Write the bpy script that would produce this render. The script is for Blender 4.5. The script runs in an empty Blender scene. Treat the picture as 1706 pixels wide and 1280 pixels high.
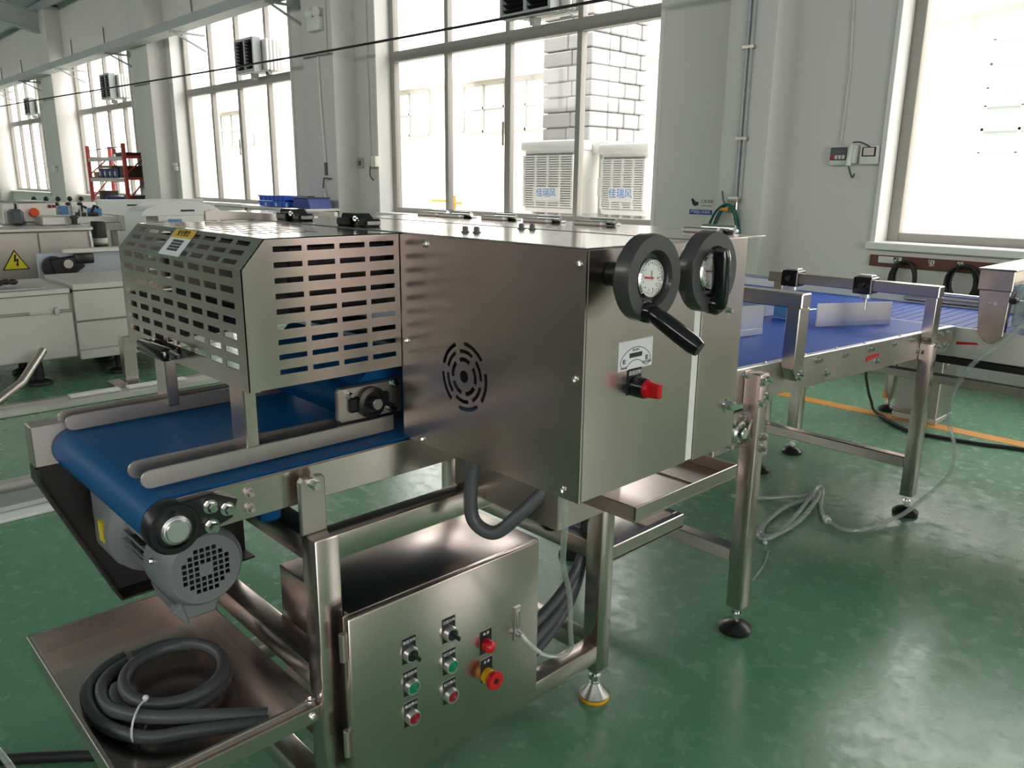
import bpy, bmesh, math, random
from mathutils import Vector, Matrix
random.seed(7)
C = bpy.context.scene.collection
SC = bpy.context.scene

# ------------------------------------------------------------------ camera, sky, light, exposure
cam = bpy.data.cameras.new('camera'); co = bpy.data.objects.new('camera', cam); C.objects.link(co)
cam.sensor_width = 36.0; cam.lens = 1323.2 / 1706 * 36.0; cam.clip_start = 0.02; cam.clip_end = 200
yaw, pitch, roll = 0.810914744, 0.249603869, 0.0104015683
fw = Vector((-math.sin(yaw)*math.cos(pitch), math.cos(yaw)*math.cos(pitch), -math.sin(pitch)))
rt = fw.cross(Vector((0, 0, 1))).normalized(); up = rt.cross(fw)
rt2 = rt*math.cos(roll) + up*math.sin(roll); up2 = up*math.cos(roll) - rt*math.sin(roll)
mw = Matrix((rt2, up2, -fw)).transposed().to_4x4(); mw.translation = Vector((0, 0, 1.2))
co.matrix_world = mw
SC.camera = co

SKY = 4.6
world = bpy.data.worlds.new('overcast_sky'); SC.world = world; world.use_nodes = True
bgn = world.node_tree.nodes['Background']
bgn.inputs[0].default_value = (1.0, 0.965, 0.92, 1); bgn.inputs[1].default_value = SKY
sun = bpy.data.lights.new('hazy_sun', 'SUN'); sun.energy = 5.0; sun.angle = math.radians(18); sun.color = (1, .95, .86)
so = bpy.data.objects.new('hazy_sun', sun); C.objects.link(so)
so.rotation_euler = Vector((0.25, 0.62, -1.0)).to_track_quat('-Z', 'Y').to_euler()
SC.view_settings.view_transform = 'Standard'; SC.view_settings.look = 'None'
SC.view_settings.exposure = 0.66; SC.view_settings.gamma = 1.0; SC.view_settings.use_curve_mapping = False
try:
    SC.cycles.max_bounces = 10; SC.cycles.diffuse_bounces = 5; SC.cycles.glossy_bounces = 5
    SC.cycles.transparent_max_bounces = 14; SC.cycles.transmission_bounces = 4
    SC.cycles.sample_clamp_indirect = 6.0; SC.cycles.use_denoising = True
    SC.cycles.caustics_reflective = False; SC.cycles.caustics_refractive = False
except Exception:
    pass

def portal(x0, x1, z0, z1, y, facing):
    l = bpy.data.lights.new('window_portal', 'AREA'); l.shape = 'RECTANGLE'; l.size = x1-x0; l.size_y = z1-z0
    l.cycles.is_portal = True
    o = bpy.data.objects.new('window_portal', l); C.objects.link(o)
    o.location = ((x0+x1)/2, y, (z0+z1)/2); o.rotation_euler = (math.radians(90)*facing, 0, 0)

# ------------------------------------------------------------------ materials
MATS = {}
def mat(name, rgb, rough=.5, metal=0., coat=0., tint=0., scale=(4, 4, 4), rvar=0., emit=0., bump=0., bscale=None, spec=None, aniso=0.):
    m = bpy.data.materials.new(name); m.use_nodes = True; MATS[name] = m
    nt = m.node_tree; b = nt.nodes['Principled BSDF']
    b.inputs['Base Color'].default_value = (*rgb, 1); b.inputs['Roughness'].default_value = rough
    b.inputs['Metallic'].default_value = metal; b.inputs['Coat Weight'].default_value = coat
    if spec is not None: b.inputs['Specular IOR Level'].default_value = spec
    if aniso: b.inputs['Anisotropic'].default_value = aniso
    if tint or rvar or bump:
        tc = nt.nodes.new('ShaderNodeTexCoord'); mp = nt.nodes.new('ShaderNodeMapping')
        mp.inputs['Scale'].default_value = scale; nt.links.new(tc.outputs['Object'], mp.inputs['Vector'])
        n = nt.nodes.new('ShaderNodeTexNoise'); n.inputs['Scale'].default_value = 1.0; n.inputs['Detail'].default_value = 4
        nt.links.new(mp.outputs[0], n.inputs['Vector'])
        if tint:
            r = nt.nodes.new('ShaderNodeMapRange'); r.inputs['From Min'].default_value = .3; r.inputs['From Max'].default_value = .7
            r.inputs['To Min'].default_value = 1-tint; r.inputs['To Max'].default_value = 1+tint
            nt.links.new(n.outputs['Fac'], r.inputs['Value'])
            mx = nt.nodes.new('ShaderNodeVectorMath'); mx.operation = 'SCALE'; mx.inputs[0].default_value = rgb
            nt.links.new(r.outputs[0], mx.inputs['Scale']); nt.links.new(mx.outputs[0], b.inputs['Base Color'])
        if rvar:
            r = nt.nodes.new('ShaderNodeMapRange'); r.inputs['From Min'].default_value = .3; r.inputs['From Max'].default_value = .7
            r.inputs['To Min'].default_value = max(.03, rough-rvar); r.inputs['To Max'].default_value = rough+rvar
            nt.links.new(n.outputs['Fac'], r.inputs['Value']); nt.links.new(r.outputs[0], b.inputs['Roughness'])
        if bump:
            n2 = nt.nodes.new('ShaderNodeTexNoise'); n2.inputs['Scale'].default_value = 1.0; n2.inputs['Detail'].default_value = 2
            mp2 = nt.nodes.new('ShaderNodeMapping'); mp2.inputs['Scale'].default_value = bscale or scale
            nt.links.new(tc.outputs['Object'], mp2.inputs['Vector']); nt.links.new(mp2.outputs[0], n2.inputs['Vector'])
            bp = nt.nodes.new('ShaderNodeBump'); bp.inputs['Strength'].default_value = bump; bp.inputs['Distance'].default_value = .01
            nt.links.new(n2.outputs['Fac'], bp.inputs['Height']); nt.links.new(bp.outputs[0], b.inputs['Normal'])
    return m
STV = mat('brushed_steel_upright', (.66, .565, .53), .25, 1, scale=(260, 260, 1.5), rvar=.015)
STY = mat('brushed_steel_along', (.66, .565, .53), .25, 1, scale=(260, 1.5, 260), rvar=.015)
STX = mat('brushed_steel_across', (.66, .565, .53), .25, 1, scale=(1.5, 260, 260), rvar=.015)
STP = mat('polished_steel_top', (.68, .64, .60), .13, 1, scale=(3, 200, 200), rvar=.02)
STG = mat('satin_steel_grey', (.52, .475, .44), .42, 1, tint=.05, scale=(6, 6, 6), rvar=.05)
STB = mat('sheet_steel_pale', (.66, .64, .60), .48, .75, tint=.06, scale=(3, 3, 3), rvar=.05)
CHR = mat('chrome', (.75, .74, .72), .14, 1)
ALU = mat('aluminium', (.72, .72, .73), .34, 1)
BLK = mat('black_plastic', (.012, .012, .013), .33)
BLG = mat('gloss_black_plastic', (.006, .006, .007), .12, coat=.3)
SBK = mat('satin_black', (.05, .05, .05), .32, coat=.2)
STSH = mat('shaded_guard_steel', (.045, .042, .04), .45, .6)  # drive guard steel with its shade put into the colour
RUB = mat('black_rubber', (.014, .014, .014), .55)
DGR = mat('dark_grey_pvc', (.085, .092, .098), .42)
MOT = mat('grey_machine_paint', (.185, .195, .205), .42, tint=.03)
BELT = mat('blue_pu_belt', (.0, .085, .25), .5, tint=.03, scale=(6, 6, 6), spec=.25)
BELM = mat('violet_blue_modular_belt', (.028, .105, .50), .55, tint=.05, scale=(30, 30, 30), spec=.2)
BELP = mat('pale_blue_belt', (.10, .30, .62), .5)
WHT = mat('white_plastic', (.78, .78, .76), .4)
WHE = mat('white_painted_sheet', (.80, .80, .78), .35)
RED = mat('red_plastic', (.55, .010, .014), .3)
DRED = mat('dark_red_lens', (.24, .004, .016), .25)
GRN = mat('green_lens', (.0, .20, .085), .25)
ORG = mat('orange_paint', (.70, .28, .02), .4)
YEL = mat('yellow_sign', (.78, .64, .015), .45)
YLW = mat('yellow_ring', (.85, .40, .01), .4)
REDR = mat('red_rack_paint', (.50, .045, .03), .45)
NAVY = mat('navy_bin_plastic', (.012, .025, .16), .4)
BLUB = mat('bright_blue_plastic', (.01, .10, .62), .4)
BROWN = mat('brown_wood_board', (.13, .045, .026), .5, tint=.12, scale=(2, 30, 30))
TAN = mat('brown_carton', (.35, .22, .10), .7)
DKB = mat('dark_brown_box', (.05, .035, .02), .6)
TEAL = mat('teal_hose', (.0, .10, .075), .4)
WDK = mat('reflection_dark_paint', (.13, .12, .115), .7)  # for unseen surfaces added to darken what the steel reflects
WALL = mat('white_wall_paint', (.70, .675, .655), .7, tint=.035, scale=(1.2, 1.2, .6))
FRAME = mat('window_frame_paint', (.33, .31, .28), .5)
REVEAL = mat('white_reveal_paint', (.80, .79, .77), .5)
BEAM = mat('grey_beam_paint', (.46, .48, .49), .55, tint=.05)
ROOF = mat('roof_sheet_paint', (.36, .43, .47), .5, tint=.05)
PAPER = mat('white_label', (.75, .76, .78), .35)
INK = mat('black_ink', (.01, .01, .012), .5)
BLUEI = mat('blue_ink', (.03, .06, .35), .5)
SKYI = mat('sky_blue_ink', (.05, .30, .75), .5)
STONE = mat('pale_grey_stone', (.33, .33, .335), .8, tint=.08, scale=(3, 3, 3))
CREAM = mat('cream_facade', (.80, .76, .66), .8)
PAVE = mat('yard_concrete', (.50, .49, .46), .9)
DIAL = mat('dial_face', (.80, .79, .76), .3)
PALER = mat('pale_insulated_duct', (.42, .41, .39), .6)
OCEAN = mat('dark_teal_tank', (.0, .06, .12), .4)
ORGL = mat('orange_e_stop', (.75, .08, .01), .35)
FARP = mat('far_pane', (.42, .50, .46), .15)
GREEN = mat('shrub_green', (.35, .50, .08), .7)

def floor_mat():
    m = bpy.data.materials.new('green_epoxy'); m.use_nodes = True; nt = m.node_tree; b = nt.nodes['Principled BSDF']
    tc = nt.nodes.new('ShaderNodeTexCoord')
    def noise(s, d, dist=0):
        n = nt.nodes.new('ShaderNodeTexNoise'); n.inputs['Scale'].default_value = s; n.inputs['Detail'].default_value = d
        n.inputs['Distortion'].default_value = dist; nt.links.new(tc.outputs['Object'], n.inputs['Vector']); return n
    n1 = noise(1.3, 6, .6); n2 = noise(20, 9, .3); n3 = noise(45, 4)
    cr = nt.nodes.new('ShaderNodeValToRGB'); nt.links.new(n1.outputs['Fac'], cr.inputs[0])
    cr.color_ramp.elements[0].position = .3; cr.color_ramp.elements[0].color = (.098, .240, .130, 1)
    cr.color_ramp.elements[1].position = .72; cr.color_ramp.elements[1].color = (.140, .31, .18, 1)
    cr2 = nt.nodes.new('ShaderNodeValToRGB'); nt.links.new(n2.outputs['Fac'], cr2.inputs[0])
    cr2.color_ramp.elements[0].position = .50; cr2.color_ramp.elements[0].color = (0, 0, 0, 1)
    cr2.color_ramp.elements[1].position = .82; cr2.color_ramp.elements[1].color = (.32, .32, .32, 1)
    mx = nt.nodes.new('ShaderNodeMix'); mx.data_type = 'RGBA'
    nt.links.new(cr2.outputs[0], mx.inputs[0]); nt.links.new(cr.outputs[0], mx.inputs[6]); mx.inputs[7].default_value = (.20, .37, .25, 1)
    nt.links.new(mx.outputs[2], b.inputs['Base Color'])
    r = nt.nodes.new('ShaderNodeMapRange'); r.inputs['From Min'].default_value = .3; r.inputs['From Max'].default_value = .75
    r.inputs['To Min'].default_value = .16; r.inputs['To Max'].default_value = .34
    nt.links.new(n2.outputs['Fac'], r.inputs['Value']); nt.links.new(r.outputs[0], b.inputs['Roughness'])
    bp = nt.nodes.new('ShaderNodeBump'); bp.inputs['Strength'].default_value = .10; bp.inputs['Distance'].default_value = .004
    nt.links.new(n3.outputs['Fac'], bp.inputs['Height']); nt.links.new(bp.outputs[0], b.inputs['Normal'])
    b.inputs['Specular IOR Level'].default_value = .6
    return m
FLOOR = floor_mat()
def thin_clear(name, tint, gloss, haze=0.):
    m = bpy.data.materials.new(name); m.use_nodes = True; nt = m.node_tree
    for n in list(nt.nodes): nt.nodes.remove(n)
    out = nt.nodes.new('ShaderNodeOutputMaterial'); tr = nt.nodes.new('ShaderNodeBsdfTransparent'); tr.inputs[0].default_value = (*tint, 1)
    gl = nt.nodes.new('ShaderNodeBsdfGlossy'); gl.inputs['Roughness'].default_value = .04
    lw = nt.nodes.new('ShaderNodeLayerWeight'); lw.inputs['Blend'].default_value = .5
    pw = nt.nodes.new('ShaderNodeMath'); pw.operation = 'POWER'; pw.inputs[1].default_value = 5
    ma = nt.nodes.new('ShaderNodeMath'); ma.operation = 'MULTIPLY_ADD'; ma.inputs[1].default_value = .8; ma.inputs[2].default_value = gloss
    nt.links.new(lw.outputs['Facing'], pw.inputs[0]); nt.links.new(pw.outputs[0], ma.inputs[0])
    mx = nt.nodes.new('ShaderNodeMixShader'); nt.links.new(ma.outputs[0], mx.inputs[0])
    nt.links.new(tr.outputs[0], mx.inputs[1]); nt.links.new(gl.outputs[0], mx.inputs[2]); last = mx
    if haze:
        df = nt.nodes.new('ShaderNodeBsdfDiffuse'); df.inputs[0].default_value = (.75, .78, .76, 1)
        m2 = nt.nodes.new('ShaderNodeMixShader'); m2.inputs[0].default_value = haze
        nt.links.new(mx.outputs[0], m2.inputs[1]); nt.links.new(df.outputs[0], m2.inputs[2]); last = m2
    nt.links.new(last.outputs[0], out.inputs[0]); return m
GLASS = thin_clear('window_glass', (.97, .98, .98), .03)
CLEAR = thin_clear('clear_tube_pvc', (.84, .88, .86), .12, .24)

# ------------------------------------------------------------------ geometry helpers
BASE = {}                                   # world position of each parent
class G:
    def __init__(s): s.bm = bmesh.new(); s.ang = 25
    def box(s, x0, x1, y0, y1, z0, z1, bev=0., seg=2):
        b = s.bm
        vs = [b.verts.new((x, y, z)) for x in (x0, x1) for y in (y0, y1) for z in (z0, z1)]
        fs = [b.faces.new([vs[i] for i in f]) for f in ((0, 1, 3, 2), (4, 6, 7, 5), (0, 4, 5, 1), (2, 3, 7, 6), (0, 2, 6, 4), (1, 5, 7, 3))]
        if bev:
            es = list({e for f in fs for e in f.edges})
            bmesh.ops.bevel(b, geom=es, offset=bev, segments=seg, affect='EDGES', profile=.5)
        return s
    def prism(s, poly, axis, a0, a1, bev=0.):
        # poly: 2-D points; axis x: (y,z)  y: (x,z)  z: (x,y)
        def P(p, a): return {'x': (a, p[0], p[1]), 'y': (p[0], a, p[1]), 'z': (p[0], p[1], a)}[axis]
        b = s.bm; A = [b.verts.new(P(p, a0)) for p in poly]; B = [b.verts.new(P(p, a1)) for p in poly]
        n = len(poly); fs = [b.faces.new(A), b.faces.new(B[::-1])]
        for i in range(n): fs.append(b.faces.new((A[i], B[i], B[(i+1) % n], A[(i+1) % n])))
        bmesh.ops.recalc_face_normals(b, faces=fs)
        if bev:
            es = [e for f in fs[:2] for e in f.edges]
            bmesh.ops.bevel(b, geom=es, offset=bev, segments=1, affect='EDGES', profile=.5)
        return s
    def tube(s, pts, r, seg=8, closed=False, caps=True):
        s.ang = 50; pts = [Vector(p) for p in pts]; n = len(pts); b = s.bm; rings = []; nrm = None
        for i, p in enumerate(pts):
            if closed: t = (pts[(i+1) % n]-pts[i-1])
            else: t = pts[min(i+1, n-1)]-pts[max(i-1, 0)]
            t = t.normalized() if t.length > 1e-9 else Vector((0, 0, 1))
            if nrm is None:
                a = Vector((0, 0, 1)) if abs(t.z) < .9 else Vector((1, 0, 0)); nrm = t.cross(a).normalized()
            else:
                nrm = (nrm-t*nrm.dot(t)); nrm = nrm.normalized() if nrm.length > 1e-6 else t.orthogonal().normalized()
            bi = t.cross(nrm); rr = r[i] if isinstance(r, (list, tuple)) else r
            rings.append([b.verts.new(p+(nrm*math.cos(2*math.pi*k/seg)+bi*math.sin(2*math.pi*k/seg))*rr) for k in range(seg)])
        for i in range(n if closed else n-1):
            A = rings[i]; B = rings[(i+1) % n]
            for k in range(seg): b.faces.new((A[k], A[(k+1) % seg], B[(k+1) % seg], B[k]))
        if caps and not closed: b.faces.new(rings[0][::-1]); b.faces.new(rings[-1])
        return s
    def lathe(s, o, ax, prof, seg=24):
        # prof: (radius, height) pairs along ax from o
        s.ang = max(s.ang, 40 if seg > 8 else 25); o = Vector(o); ax = Vector(ax).normalized(); u = ax.orthogonal().normalized(); v = ax.cross(u); b = s.bm; rings = []
        for r, h in prof:
            rings.append([b.verts.new(o+ax*h+(u*math.cos(2*math.pi*k/seg)+v*math.sin(2*math.pi*k/seg))*max(r, 1e-5)) for k in range(seg)])
        for A, B in zip(rings, rings[1:]):
            for k in range(seg): b.faces.new((A[k], A[(k+1) % seg], B[(k+1) % seg], B[k]))
        b.faces.new(rings[0][::-1]); b.faces.new(rings[-1]); return s
    def cyl(s, p0, p1, r, seg=16, ch=0.):
        p0 = Vector(p0); p1 = Vector(p1); L = (p1-p0).length; c = ch or min(r, L)*.12
        return s.lathe(p0, p1-p0, [(r-c, 0), (r, c), (r, L-c), (r-c, L)], seg)
    def perf(s, pos, nu, nv, hole, back, cyc=False):
        # sheet of cells with holes: pos(i,j)->point, back(i,j)->point behind
        b = s.bm; F = {}; B = {}
        m = nu if cyc else nu+1
        def key(i, j): return (i % m if cyc else i, j)
        def gf(i, j):
            k = key(i, j)
            if k not in F: F[k] = b.verts.new(pos(*k))
            return F[k]
        def gb(i, j):
            k = key(i, j)
            if k not in B: B[k] = b.verts.new(back(*k))
            return B[k]
        solid = lambda i, j: 0 <= j < nv and (cyc or 0 <= i < nu) and not hole(i % nu, j)
        for i in range(nu):
            for j in range(nv):
                if not solid(i, j): continue
                b.faces.new((gf(i, j), gf(i+1, j), gf(i+1, j+1), gf(i, j+1)))
                b.faces.new((gb(i, j), gb(i, j+1), gb(i+1, j+1), gb(i+1, j)))
                for (di, dj, p, q) in ((0, -1, (i, j), (i+1, j)), (1, 0, (i+1, j), (i+1, j+1)), (0, 1, (i+1, j+1), (i, j+1)), (-1, 0, (i, j+1), (i, j))):
                    if not solid(i+di, j+dj): b.faces.new((gf(*p), gb(*p), gb(*q), gf(*q)))
        return s
    def sph(s, c, r, sc=(1, 1, 1), seg=12):
        s.ang = 50; M = Matrix.Translation(c) @ Matrix.Diagonal((*sc, 1)); bmesh.ops.create_uvsphere(s.bm, u_segments=seg, v_segments=max(6, seg*2//3), radius=r, matrix=M); return s
    def link(s, name, m, parent=None, smooth=None):
        if smooth is None: smooth = s.ang
        o0 = BASE.get(parent.name, Vector()) if parent else Vector()
        if parent: bmesh.ops.translate(s.bm, vec=-o0, verts=s.bm.verts)
        bmesh.ops.recalc_face_normals(s.bm, faces=s.bm.faces)
        me = bpy.data.meshes.new(name); s.bm.to_mesh(me); s.bm.free(); me.materials.append(m)
        if smooth:
            me.shade_smooth(); 
            try: me.set_sharp_from_angle(angle=math.radians(smooth))
            except Exception: pass
        o = bpy.data.objects.new(name, me); C.objects.link(o)
        if parent: o.parent = parent; BASE[o.name] = o0
        return o
def tag(o, label, cat, group=None):
    o['label'] = label; o['category'] = cat
    if group: o['group'] = group
    return o
def thing(name, label, cat, loc, group=None):
    o = bpy.data.objects.new(name, None); o.empty_display_size = .1; C.objects.link(o); o.location = loc; BASE[o.name] = Vector(loc)
    return tag(o, label, cat, group)
def struct(g, name, m, parent=None, **k):
    o = g.link(name, m, parent, **k)
    if parent is None: o['kind'] = 'structure'
    return o
def dup(root, d, label=None):
    r = root.copy(); C.objects.link(r); r.location = root.location+Vector(d); BASE[r.name] = r.location.copy()
    if label: r['label'] = label
    for ch in root.children:
        c = ch.copy(); C.objects.link(c); c.parent = r
        for g in ch.children:
            e = g.copy(); C.objects.link(e); e.parent = c
    return r
def clone(o, d):                            # one more alike piece under the same parent
    c = o.copy(); C.objects.link(c); c.location = o.location+Vector(d); return c
def text(s, o, right, upv, size, m, parent, name='lettering', align='CENTER', ext=.0004):
    cu = bpy.data.curves.new('t', 'FONT'); cu.body = s; cu.size = size; cu.align_x = align; cu.align_y = 'CENTER'; cu.extrude = ext; cu.resolution_u = 2
    to = bpy.data.objects.new('t', cu); C.objects.link(to); bpy.context.view_layer.update()
    dg = bpy.context.evaluated_depsgraph_get(); me = bpy.data.meshes.new_from_object(to.evaluated_get(dg))
    bpy.data.objects.remove(to); bpy.data.curves.remove(cu)
    R = Vector(right).normalized(); U = Vector(upv).normalized(); N = R.cross(U)
    M = Matrix((R, U, N)).transposed().to_4x4(); M.translation = Vector(o)-BASE.get(parent.name, Vector())
    me.transform(M); me.materials.clear(); me.materials.append(m); me.name = name
    ob = bpy.data.objects.new(name, me); C.objects.link(ob); ob.parent = parent; BASE[ob.name] = BASE.get(parent.name, Vector()); return ob
def smooth_path(P, n=6):
    P = [Vector(p) for p in P]; out = []
    for i in range(len(P)-1):
        a = P[max(i-1, 0)]; b = P[i]; c = P[i+1]; d = P[min(i+2, len(P)-1)]
        for k in range(n):
            t = k/n; out.append(.5*((2*b)+(c-a)*t+(2*a-5*b+4*c-d)*t*t+(3*b-a-3*c+d)*t**3))
    out.append(P[-1]); return out
def hexbolt(g, p, ax, r=.006, h=.006):
    p = Vector(p); ax = Vector(ax).normalized()
    g.lathe(p, ax, [(r*1.45, 0), (r*1.45, h*.25)], 14); g.lathe(p+ax*h*.25, ax, [(r, 0), (r, h*.7), (r*.8, h)], 6); return g

# ------------------------------------------------------------------ room
YW, YG, YO = 5.5, 5.70, 5.80
WINS = [(1, -2.25, 1.62), (2, -8.06, -4.11), (3, -13.95, -10.03), (4, -19.88, -15.95), (5, -26.05, -22.05)]
EXTRA = [(0, 3.75, 7.6), (6, -31.9, -27.95)]
ZS, ZT = .82, 3.60
struct(G().box(-38, 9, -6, 5.8, -.12, 0), 'floor', FLOOR)
g = G()
allw = sorted(WINS+EXTRA, key=lambda w: w[1])
xs = [-38.0]
for n, a, b in allw: xs += [a, b]
xs.append(9.0)
for i in range(0, len(xs), 2): g.box(xs[i], xs[i+1], YW, YO, ZS, ZT)
g.box(-38, 9, YW, YO, 0, ZS); g.box(-38, 9, YW, YO, ZT, 4.85)
struct(g, 'wall_back', WALL)
# side and rear shell that closes the hall behind the camera; a tall gateway stands open in the right end wall
g = G(); g.box(-38, 9, -6.2, -6, 2.5, 3.2); g.box(-38, 9, -6.2, -6, 4.45, 4.85); FILL_WINS = []
for i in range(8):
    x = -37+i*5.93; g.box(x-1.0, x+.4, -6.2, -6, 3.2, 4.45); FILL_WINS.append((x+.4, x+4.93))
g.box(FILL_WINS[-1][1]-.4, 9, -6.2, -6, 3.2, 4.45)
wf = struct(g, 'wall_front', WALL)
G().box(-38, 9, -6.2, -6, 0, 2.5).link('added_dark_band', WDK, wf, smooth=0)  # dark band added to the unseen wall to darken steel reflections
for i, (a, b) in enumerate(FILL_WINS):
    g = G(); g.box(a, b, -6.12, -6.06, 3.2, 3.26); g.box(a, b, -6.12, -6.06, 4.39, 4.45)
    for k in range(5): x = a+(b-a)*k/4; g.box(x-.03, x+.03, -6.12, -6.06, 3.26, 4.39)
    o = struct(g, f'window_{i+8}', FRAME)  # unseen high windows added as fill light for the window wall
    G().box(a+.03, b-.03, -6.091, -6.089, 3.26, 4.39).link('pane', GLASS, o, smooth=0)
    portal(a, b, 3.2, 4.45, -6.23, 1)
struct(G().box(-7.0, 3.5, -2.45, -2.3, 0, 1.5), 'wall_blocker', WDK)  # low dark blocker added behind the camera to darken the fan plate's reflection
struct(G().box(-38.2, -38, -6.2, 5.8, 0, 6.0), 'wall_left', WALL)
g = G(); g.box(9, 9.2, -6.2, -3.6, 0, 6.0); g.box(9, 9.2, .4, 5.8, 0, 6.0); g.box(9, 9.2, -3.6, .4, 3.4, 6.0)
struct(g, 'wall_right', WALL)
for n, a, b in allw: portal(a, b, ZS, ZT, YO+.03, -1)
l = bpy.data.lights.new('gateway_portal', 'AREA'); l.shape = 'RECTANGLE'; l.size = 3.4; l.size_y = 4; l.cycles.is_portal = True
o = bpy.data.objects.new('gateway_portal', l); C.objects.link(o); o.location = (9.25, -1.6, 1.7); o.rotation_euler = (0, math.radians(90), 0)
# roof: ribbed sheet falling to the long walls, rafters and purlins
g = G()
for sy0, sy1, z0, z1 in ((5.8, -.2, 4.62, 5.804), (-6.2, -.2, 4.62, 5.804)):
    g.prism([(sy0, z0), (sy1, z1), (sy1, z1+.06), (sy0, z0+.06)], 'x', -38.2, 9.2)
roof = struct(g, 'ceiling', ROOF, smooth=0)
for i in range(5):
    y = 5.2-i*1.05; z = 4.62+(5.8-y)*.1973
    G().box(-38, 9, y-.04, y+.04, z-.16, z-.012).link('purlin', BEAM, roof, smooth=0)
for xb in (-32.2, -26.2, -20.2, -14.3, -8.7, -3.0, 2.9):
    zf = lambda y: 4.62+(5.8-y)*.1973-.16
    g = G()
    for hw, d0, d1 in ((.10, 0, .02), (.012, .02, .40), (.10, .40, .42)):
        g.prism([(5.5, zf(5.5)-d0), (-.2, zf(-.2)-d0), (-.2, zf(-.2)-d1), (5.5, zf(5.5)-d1)], 'x', xb-hw, xb+hw)
    g.link('rafter', BEAM, roof, smooth=0)
# columns
for i, (a, b) in enumerate(((-3.32, -2.945), (-9.20, -8.52), (-14.95, -14.20), (-20.6, -19.75), (-26.5, -25.9), (2.65, 3.3))):
    struct(G().box(a, b, 5.2, 5.52, 0, 4.66, .02), f'trim_{i+1}', WALL)
# windows
def window(n, a, b):
    fr = G()
    for x0, x1, z0, z1 in ((a, a+.075, ZS, ZT), (b-.075, b, ZS, ZT), (a+.075, b-.075, ZS, ZS+.07), (a+.075, b-.075, ZT-.06, ZT)):
        fr.box(x0, x1, YG-.03, YG+.05, z0, z1, .004, 1)
    o = struct(fr, f'window_{n}', FRAME)
    G().box(a+.075, b-.075, YG-.045, YG+.05, 2.505, 2.615, .006, 1).link('transom', FRAME, o)
    w = (b-a-.15)/4; wide = (.035, .06, .035)
    mu = []
    for i in range(3):
        x = a+.075+w*(i+1); h = wide[i]/2+.012
        G().box(x-h, x+h, YG-.035+.012*(i == 1), YG+.04, ZS+.07, 2.505, .004, 1).link('mullion', FRAME, o)
        G().box(x-.03, x+.03, YG-.03, YG+.04, 2.615, ZT-.06, .004, 1).link('mullion', FRAME, o)
    p1 = p2 = None
    for i in range(4):
        x0 = a+.075+w*i; 
        G().box(x0+.012, x0+w-.012, YG+.005, YG+.011, ZS+.07, 2.505).link('pane', GLASS, o, smooth=0)
        G().box(x0+.012, x0+w-.012, YG+.005, YG+.011, 2.615, ZT-.06).link('pane', GLASS, o, smooth=0)
        if i % 2 == 1:
            G().box(x0+w-.055, x0+w-.035, YG-.045, YG-.03, 1.55, 1.78, .003, 1).link('latch', FRAME, o)
    # plastered reveal and sill
    rv = G()
    rv.box(a-.03, a+.002, YW-.025, YG-.03, ZS-.02, ZT+.01, .003, 1); rv.box(b-.002, b+.03, YW-.025, YG-.03, ZS-.02, ZT+.01, .003, 1)
    rv.box(a-.05, b+.05, YW-.05, YG-.03, ZS-.035, ZS+.012, .005, 1)
    rv.link('reveal', REVEAL, o)
    return o
for n, a, b in WINS: window(n, a, b)
for i, (n, a, b) in enumerate(EXTRA): window(6+i, a, b)
# floor marking
struct(G().box(-30, 8, 4.24, 4.33, 0, .0012), 'trim_20', ORG, smooth=0)

# ------------------------------------------------------------------ the yard outside
struct(G().box(-60, 40, 5.8, 40, -.3, -.02), 'trim_21', PAVE, smooth=0)
bd = thing('opposite_building', 'long cream workshop building across the yard seen through the windows', 'building', (-12, 11, 0))
G().box(-34, -5.2, 11, 16, 0, 3.12).link('facade', CREAM, bd, smooth=0)
G().box(-34.2, -5.0, 10.75, 16, 3.12, 3.24, .01).link('cornice', CREAM, bd)
for x0 in (-31.5, -24.5, -17.0, -13.05):
    w = 3.6 if x0 > -14 else 2.8
    f = G()
    for zz in (2.14, 2.58, 3.03): f.box(x0, x0+w, 10.95, 11.01, zz, zz+.05)
    n = int(w/.6)
    for i in range(n+1): f.box(x0+w*i/n-.02, x0+w*i/n+.02, 10.95, 11.01, 2.14, 3.05)
    fo = f.link('window', FRAME, bd, smooth=0)
    for i in range(n): G().box(x0+w*i/n+.02, x0+w*(i+1)/n-.02, 10.98, 10.99, 2.19, 3.03).link('pane', FARP, fo, smooth=0)
b2 = thing('gabled_building', 'pale gabled building with upper windows outside the rightmost window', 'building', (0, 10, 0))
G().prism([(-4.4, 0), (7, 0), (7, 3.9), (1, 3.3), (-3.85, 2.93), (-4.4, 2.93)], 'y', 10, 15).link('facade', CREAM, b2, smooth=0)
G().prism([(-4.6, 2.93), (-3.85, 2.93), (1, 3.3), (7, 3.9), (7, 4.02), (1, 3.42), (-3.85, 3.05), (-4.6, 3.05)], 'y', 9.7, 15.2).link('roof_edge', BEAM, b2, smooth=0)
for x0, z0 in ((-3.08, 2.22), (-3.08, 1.55), (-1.4, 2.22), (-1.4, 1.55)):
    f = G(); 
    for i in range(4): f.box(x0+.36*i-.015, x0+.36*i+.015, 9.95, 10.01, z0, z0+.5)
    for zz in (z0, z0+.25, z0+.5): f.box(x0-.015, x0+1.1, 9.95, 10.01, zz-.015, zz+.015)
    fo = f.link('window', WHE, b2, smooth=0)
    for i in range(3): G().box(x0+.36*i+.015, x0+.36*(i+1)-.015, 9.98, 9.99, z0, z0+.5).link('pane', FARP, fo, smooth=0)
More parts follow.
